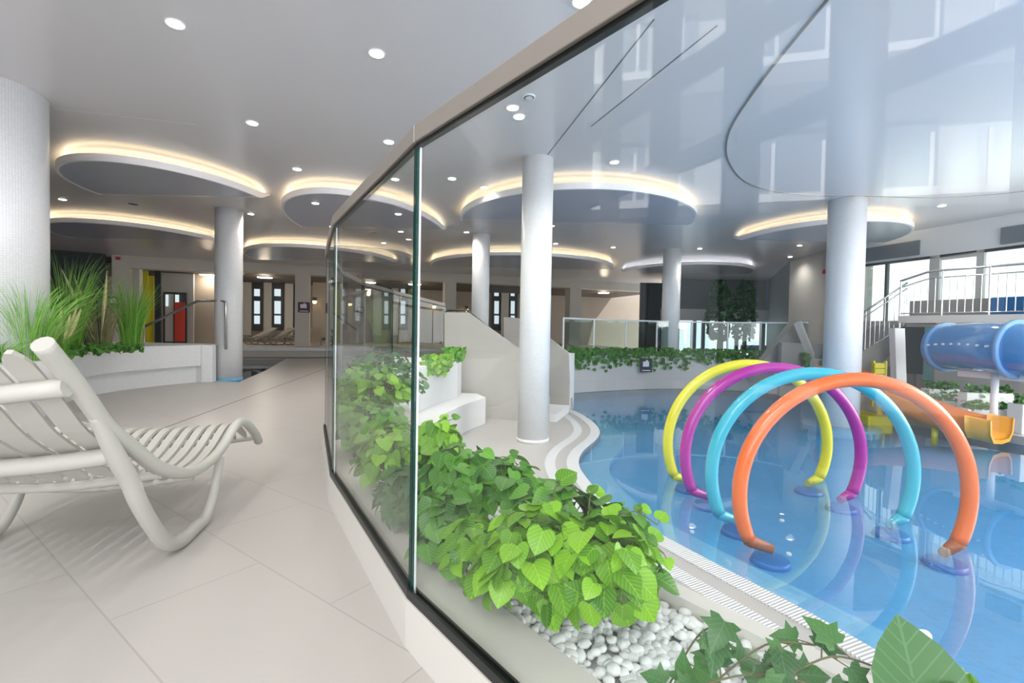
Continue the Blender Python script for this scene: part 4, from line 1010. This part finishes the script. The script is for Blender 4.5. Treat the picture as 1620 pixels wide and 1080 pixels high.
# blue boxes on platform
bx = MB(); a = P0+PD*1.35+PN*.2; b = P0+PD*2.1+PN*.2
bx.quadbox([(*p_, 1.65) for p_ in (a, b, b+PN*.5, a+PN*.5)]+[(*p_, 1.98) for p_ in (a, b, b+PN*.5, a+PN*.5)]); tag(bx.build('start_box', M['blue_box'], bev=.02), 'low blue start box behind the tower railing', 'slide part')
a = P0+PD*2.05+PN*.15; b = P0+PD*2.9+PN*.15
tag(MB().quadbox([(*p_, 1.65) for p_ in (a, b, b+PN*.6, a+PN*.6)]+[(*p_, 2.42) for p_ in (a+PD*.12, b, b+PN*.6, a+PN*.6+PD*.12)]).build('start_hood', M['blue_tube'], bev=.03), 'tall blue slide entrance at the right picture edge', 'slide part')
# blue tube slide
ts = thing('tube_slide', 'big blue tube slide with bolted flanges at the right', 'slide', (8, 8, .9))
c1 = cY(1500, 549, 8.45); c2 = cY(1608, 552, 7.35); c3 = cY(1690, 560, 6.9)
axis = smooth([c1+Vector((-.05, .35, .0)), c1, c1.lerp(c2, .5)+Vector((-.04, 0, .02)), c2, c3], 6)
MB().tube(axis[4:], .40, 40, cap=False).build('tube_shell', M['blue_tube'], ts, sm=True)
def flange(c, d, r, name, mt):
    d = d.normalized(); MB().tube([c-d*.03, c+d*.03], r, 40).build(name, M[mt], ts, sm=True)
flange(c1, c2-c1, .435, 'end_flange', 'blue_flange'); flange(c2, c3-c1, .455, 'middle_flange', 'blue_flange')
MB().tube([c1+(c1-c2).normalized()*.032, c1+(c1-c2).normalized()*.036], .37, 32).build('tube_mouth', M['blue_box'], ts)
side = (c2-c1).normalized().cross(Vector((0, 0, 1)))
for k in range(8):
    u = .05+.9*k/7; q = c1.lerp(c2, u)+side*.40+Vector((-.015, -.01, .03+.03*math.sin(PI*u)))
    MB().tube([q, q+side*.04], .018, 8).build('bolt', M['steel_white'], ts)
for k in range(10):
    a = 2*PI*k/10; d = (c2-c1).normalized(); u_ = Vector((0, 0, 1)); q = c1+side*math.cos(a)*.40+u_*math.sin(a)*.40-d*.035
    MB().tube([q-d*.02, q], .016, 6).build('bolt', M['steel_white'], ts)
sb = thing('slide_support', 'white steel beam and strut carrying the blue tube slide', 'support', (8, 7.9, -.3))
a = cY(1515, 590, 8.2); b = cY(1660, 590, 7.0)
MB().wallbox((a.x, a.y), (b.x, b.y), .12, a.z-.05, a.z+.05).build('beam', M['white'], sb)
q = a.lerp(b, .45); MB().tube([(q.x, q.y, -.3), (q.x, q.y, q.z)], .05, 12).build('strut', M['white'], sb, sm=True)
MB().quadbox([(q.x-.3, q.y, q.z+.03), (q.x+.1, q.y, q.z+.03), (q.x+.1, q.y+.1, q.z+.03), (q.x-.3, q.y+.1, q.z+.03), (q.x+.02, q.y, q.z+.26), (q.x+.26, q.y, q.z+.26), (q.x+.26, q.y+.1, q.z+.26), (q.x+.02, q.y+.1, q.z+.26)]).build('saddle', M['white'], sb)

# orange slide
os_ = thing('open_slide', 'orange-yellow wavy open water slide ending in the pool', 'slide', (7.2, 8, LOW))
sp_ = smooth([(6.72, 10.1, .30), (6.88, 9.5, .22), (7.0, 8.85, .05), (7.05, 8.25, -.13), (7.18, 7.65, -.26), (7.40, 7.1, -.32)], 7)
def trough(path, w, hgt, name, mt, z=0):
    mb = MB(); prof = [(-1.06, 1.0), (-1.0, 1.06), (-.94, 1.0), (-.86, .3), (-.6, .05), (0, 0), (.6, .05), (.86, .3), (.94, 1.0), (1.0, 1.06), (1.06, 1.0), (1.0, .3), (.7, -.12), (0, -.2), (-.7, -.12), (-1.0, .3)]; K = len(prof); n = len(path)
    for i, p in enumerate(path):
        t_ = (path[min(i+1, n-1)]-path[max(i-1, 0)]); t_.z = 0; t_.normalize(); sd = Vector((t_.y, -t_.x, 0))
        for (u, v) in prof: mb.v.append(p+sd*(u*w/2)+Vector((0, 0, v*hgt+z)))
    for i in range(n-1):
        for k in range(K):
            k2 = (k+1) % K; mb.face([i*K+k, i*K+k2, (i+1)*K+k2, (i+1)*K+k])
    mb.face(list(range(K))); mb.face([(n-1)*K+k for k in reversed(range(K))])
    return mb.build(name, M[mt], os_, sm=True)
trough(sp_[:32], .62, .27, 'slide_trough', 'slide')
trough(sp_[31:], .66, .30, 'slide_end', 'slide_end')
for k in (12, 24):
    q = sp_[k]; MB().tube([(q.x, q.y-.1, LOW-.2), (q.x, q.y-.1, q.z-.04)], .045, 10).build('slide_leg', M['yellow_step'], os_, sm=True)
ys = thing('slide_steps', 'yellow climbing steps behind the orange slide', 'steps', (7.3, 9.9, -.3))
for k in range(4):
    q = cY(1392, 605-k*9, 9.9+k*.08); MB().box(q.x-.11, q.x+.11, q.y, q.y+.1, q.z-.06, q.z+.05).build('step', M['yellow_step'], ys, bev=.01)
q = cY(1392, 600, 10.2)
for s in (-.13, .13): MB().box(q.x+s-.02, q.x+s+.02, q.y, q.y+.06, LOW, q.z+.40).build('side_frame', M['yellow_step'], ys)
a = cz(1380, 664, LOW); tag(MB().box(a.x-.45, a.x+.02, a.y-.5, a.y+.3, LOW-.2, LOW+.16).build('foam_block', M['yellow_step'], bev=.03), 'yellow block at the foot of the slide near the pool column', 'slide part')

# white tiered planters on the slide deck
for (x0, x1, y0, y1, Y, gap, lab) in ((1466, 1523, 634, 656, 8.5, .24, 'front white planter box left of the gap beside the slide'), (1470, 1518, 615, 638, 8.78, .2, 'rear white planter box left, above the front one'), (1531, 1603, 647, 670, 7.85, .24, 'front white planter box right of the gap'), (1529, 1604, 621, 650, 8.12, .18, 'rear white planter box right, with trailing leaves'), (1617, 1680, 640, 672, 7.45, .24, 'white planter box cut by the right picture edge')):
    a = cY(x0, y1, Y); b = cY(x1, y1, Y); c = cY(x0, y0, Y)
    t = thing('planter_box', lab, 'planter', ((a.x+b.x)/2, Y, -.3), 'white planter boxes beside the slide')
    MB().box(a.x, b.x, Y, Y+gap, -.30, c.z).build('box', M['white'], t, bev=.012)
    mb = MB()
    for k in range(90):
        p = Vector((random.uniform(a.x+.03, b.x-.03), Y+random.uniform(-.03, gap-.05), c.z+random.uniform(-.05 if random.random() < .2 else .0, .13))); leaf(mb, p, rdir(0)+Vector((0, -.4, .3)), rdir(-1), .065)
    mb.build('foliage', M['leaf_hang'], t, sm=True)

# ------------------------------------------------------------------ downlights
dl = [(277, 37, 'big downlight at the upper left'), (596, 84, 'downlight top centre left of the bronze rail'), (399, 194, 'downlight between the thick column and the rail'), (615, 224, 'downlight just left of the rail joint'), (470, 267, 'downlight above the second soffit'), (499, 321, 'downlight within the second soffit'), (99, 315, 'downlight within the first soffit beside the thick column'), (397, 338, 'faint downlight right of the first soffit'), (526, 358, 'small downlight at the tip of the rail'), (920, 2, 'downlight cut by the top picture edge'), (811, 170, 'upper of the paired downlights behind the glass'), (821, 184, 'lower of the paired downlights behind the glass'), (715, 282, 'flat downlight left of the fifth soffit'), (766, 296, 'downlight on the edge of the fifth soffit'), (972, 256, 'downlight right of the deck column'), (625, 283, 'downlight behind the glass under the rail'), (630, 338, 'downlight upper in the pane left of the joint'), (634, 366, 'downlight middle in the pane left of the joint'), (607, 384, 'small downlight low in the pane left of the joint'), (738, 367, 'downlight left of the slim column'), (873, 357, 'upper small downlight right of the deck column'), (879, 385, 'lower small downlight right of the deck column'), (970, 391, 'small downlight over the far lounge right part'), (1107, 393, 'small downlight above the cool white soffit'), (1265, 388, 'small downlight left of the pool column'), (1250, 406, 'lowest small downlight left of the pool column'), (1490, 325, 'downlight over the slide tower')]
for x, y, lab in dl:
    q = cz(x, y, DISC); z = DISC
    hit = [dd for dd in rings if ((q.x-dd[0][0])/dd[1])**2+((q.y-dd[0][1])/dd[2])**2 < .95]
    z = soffit_z(hit[0][0], hit[0][2], q.y) if hit else CZ
    if z > DISC+.02: z = CZ
    q = cz(x, y, z)
    t = thing('downlight', lab, 'ceiling light', (q.x, q.y, z), 'round ceiling downlights')
    MB().cyl(q, .075, z-.008, z, 24).build('trim_ring', M['white'], t)
    MB().cyl(q, .060, z-.012, z-.008, 24).build('lens', M['lamp'], t)
    l = light('downlight_beam', 'SPOT', (0, 0, 0), 62, (1, .93, .84), .11, aim=(0, 0, -1), spot=2.5); l.parent = t; l.location = (0, 0, -.03)
q = cz(837, 153, CZ); t = thing('ceiling_speaker', 'round grey ceiling vent beside the paired downlights', 'ceiling vent', (q.x, q.y, CZ))
MB().cyl(q, .07, CZ-.012, CZ, 28).build('vent_ring', M['steel_white'], t); MB().cyl(q, .052, CZ-.014, CZ-.012, 28).build('vent_gap', M['dark'], t); MB().cyl(q, .04, CZ-.018, CZ-.014, 28).build('vent_cone', M['steel_white'], t)
t = thing('ceiling_speaker', 'small dark-rimmed vent in the first soffit', 'ceiling vent', (0, 0, 0)); q = cz(211, 322, DISC); t.location = (q.x, q.y, DISC); ORG[t.name] = (q.x, q.y, DISC)
MB().cyl(q, .09, DISC-.012, DISC, 24).build('vent_ring', M['steel'], t); MB().cyl(q, .07, DISC-.014, DISC-.012, 24).build('vent_gap', M['dark'], t)

# ------------------------------------------------------------------ behind the camera: curtain wall and the sunlit flats across the yard
pn = Vector((.778, .628)).normalized()
def mir(X, Y):
    P = Vector((X, Y)); return P-pn*2*((P-A).dot(pn))
cw = struct(MB().wallbox(mir(3.6, 3.2), mir(3.58, 3.25), .1, 0, CZ).build('window_11', M['mullion']))
def post(vx, px):
    pass
c_ = 5.15
def vpt(px, extra=0):
    Y = 750*c_/(px-450); return Vector(((px-810)/750*Y, Y))
posts = [(957, 28), (1040, 42), (1158, 52), (1333, 76), (1640, 110)]
for px, wpx in posts:
    v = vpt(px); w_ = wpx/750*v.y; a = mir(v.x-w_/2, v.y); b = mir(v.x+w_/2, v.y)
    MB().wallbox(a, b, .12, 0, 7.4).build('mullion', M['mullion'], cw)
a = vpt(930); b = vpt(1900); a = mir(*a); b = mir(*b)
for z0, z1 in ((4.35, 4.66), (3.28, 3.52), (5.9, 6.1)):
    MB().wallbox(a, b, .12, z0, z1).build('transom', M['mullion'], cw)
struct(MB().wallbox(mir(*vpt(700)), mir(*vpt(930)), .2, 0, 7.4).build('wall_behind_left', M['slate']))
cwa, cwb = mir(*vpt(2600)), mir(*vpt(700))
struct(MB().prism([tuple(cwb), tuple(cwa), (cwa.x+.5, -12), (12, -12), (12, -2), (2.0, -2), (2.0, 3.0), (-9, 3.0)], 7.4, 7.7).build('ceiling_hall', M['shaft']))
struct(MB().box(-25, 2.0, 3.0, 3.15, CZ+.35, 7.6).build('wall_bulkhead', M['shaft'])); struct(MB().box(2.0, 2.15, -2, 3.0, CZ+.35, 7.6).build('wall_bulkhead_side', M['shaft']))
struct(MB().box(2.0, 12, -2.1, -2.0, CZ, 7.6).build('wall_bulkhead_back', M['shaft']))
struct(MB().box(-60, -5.2, -40, 2.0, -.6, -.5).build('floor_yard', M['ground']))
struct(MB().box(-60, -8.5, 2.0, 3.4, -.6, -.5).build('floor_yard_side', M['ground']))
# facade in mirrored space
FV = Vector((9.66, 10.5)); FU = Vector((.968, -.252))      # towards the right of the reflection
fb_ = thing('apartment_block', 'sunlit white flats with balconies mirrored in the glass', 'building', (-11, -6, -.5))
def fpt(u, off=0):
    n = Vector((-.252, -.968)); v = FV+FU*u+n*off; return mir(v.x, v.y)
def fbox(u0, u1, off0, off1, z0, z1, name, mt, par=None):
    P = [fpt(u0, off0), fpt(u1, off0), fpt(u1, off1), fpt(u0, off1)]
    return MB().quadbox([(*q, z0) for q in P]+[(*q, z1) for q in P]).build(name, M[mt], par or fb_)
fbox(-16, 9, -.3, 0, -.5, 16, 'facade_wall', 'facade')
fbox(-16, 9, 0, .06, -.5, 4.1, 'ground_floor_glazing', 'mullion')
for z in (4.25, 7.25, 10.25, 13.2):
    fbox(-16, 9, 0, 1.0, z-.12, z+.06, 'balcony_slab', 'facade_white')
    for k in range(-14, 9):
        fbox(k*.98, k*.98+.075, .95, 1.0, z+.06, z+1.15, 'railing_post', 'facade_white')
for z in (4.3, 7.3, 10.3):
    for u0, u1 in ((-11, -9.4), (-7.2, -6.6), (-6.4, -5.4), (-4.3, -2.5), (-1.75, -.35), (3.2, 4.6)):
        d = fbox(u0, u1, 0, .03, z, z+1.75, 'balcony_door', 'facade_door')
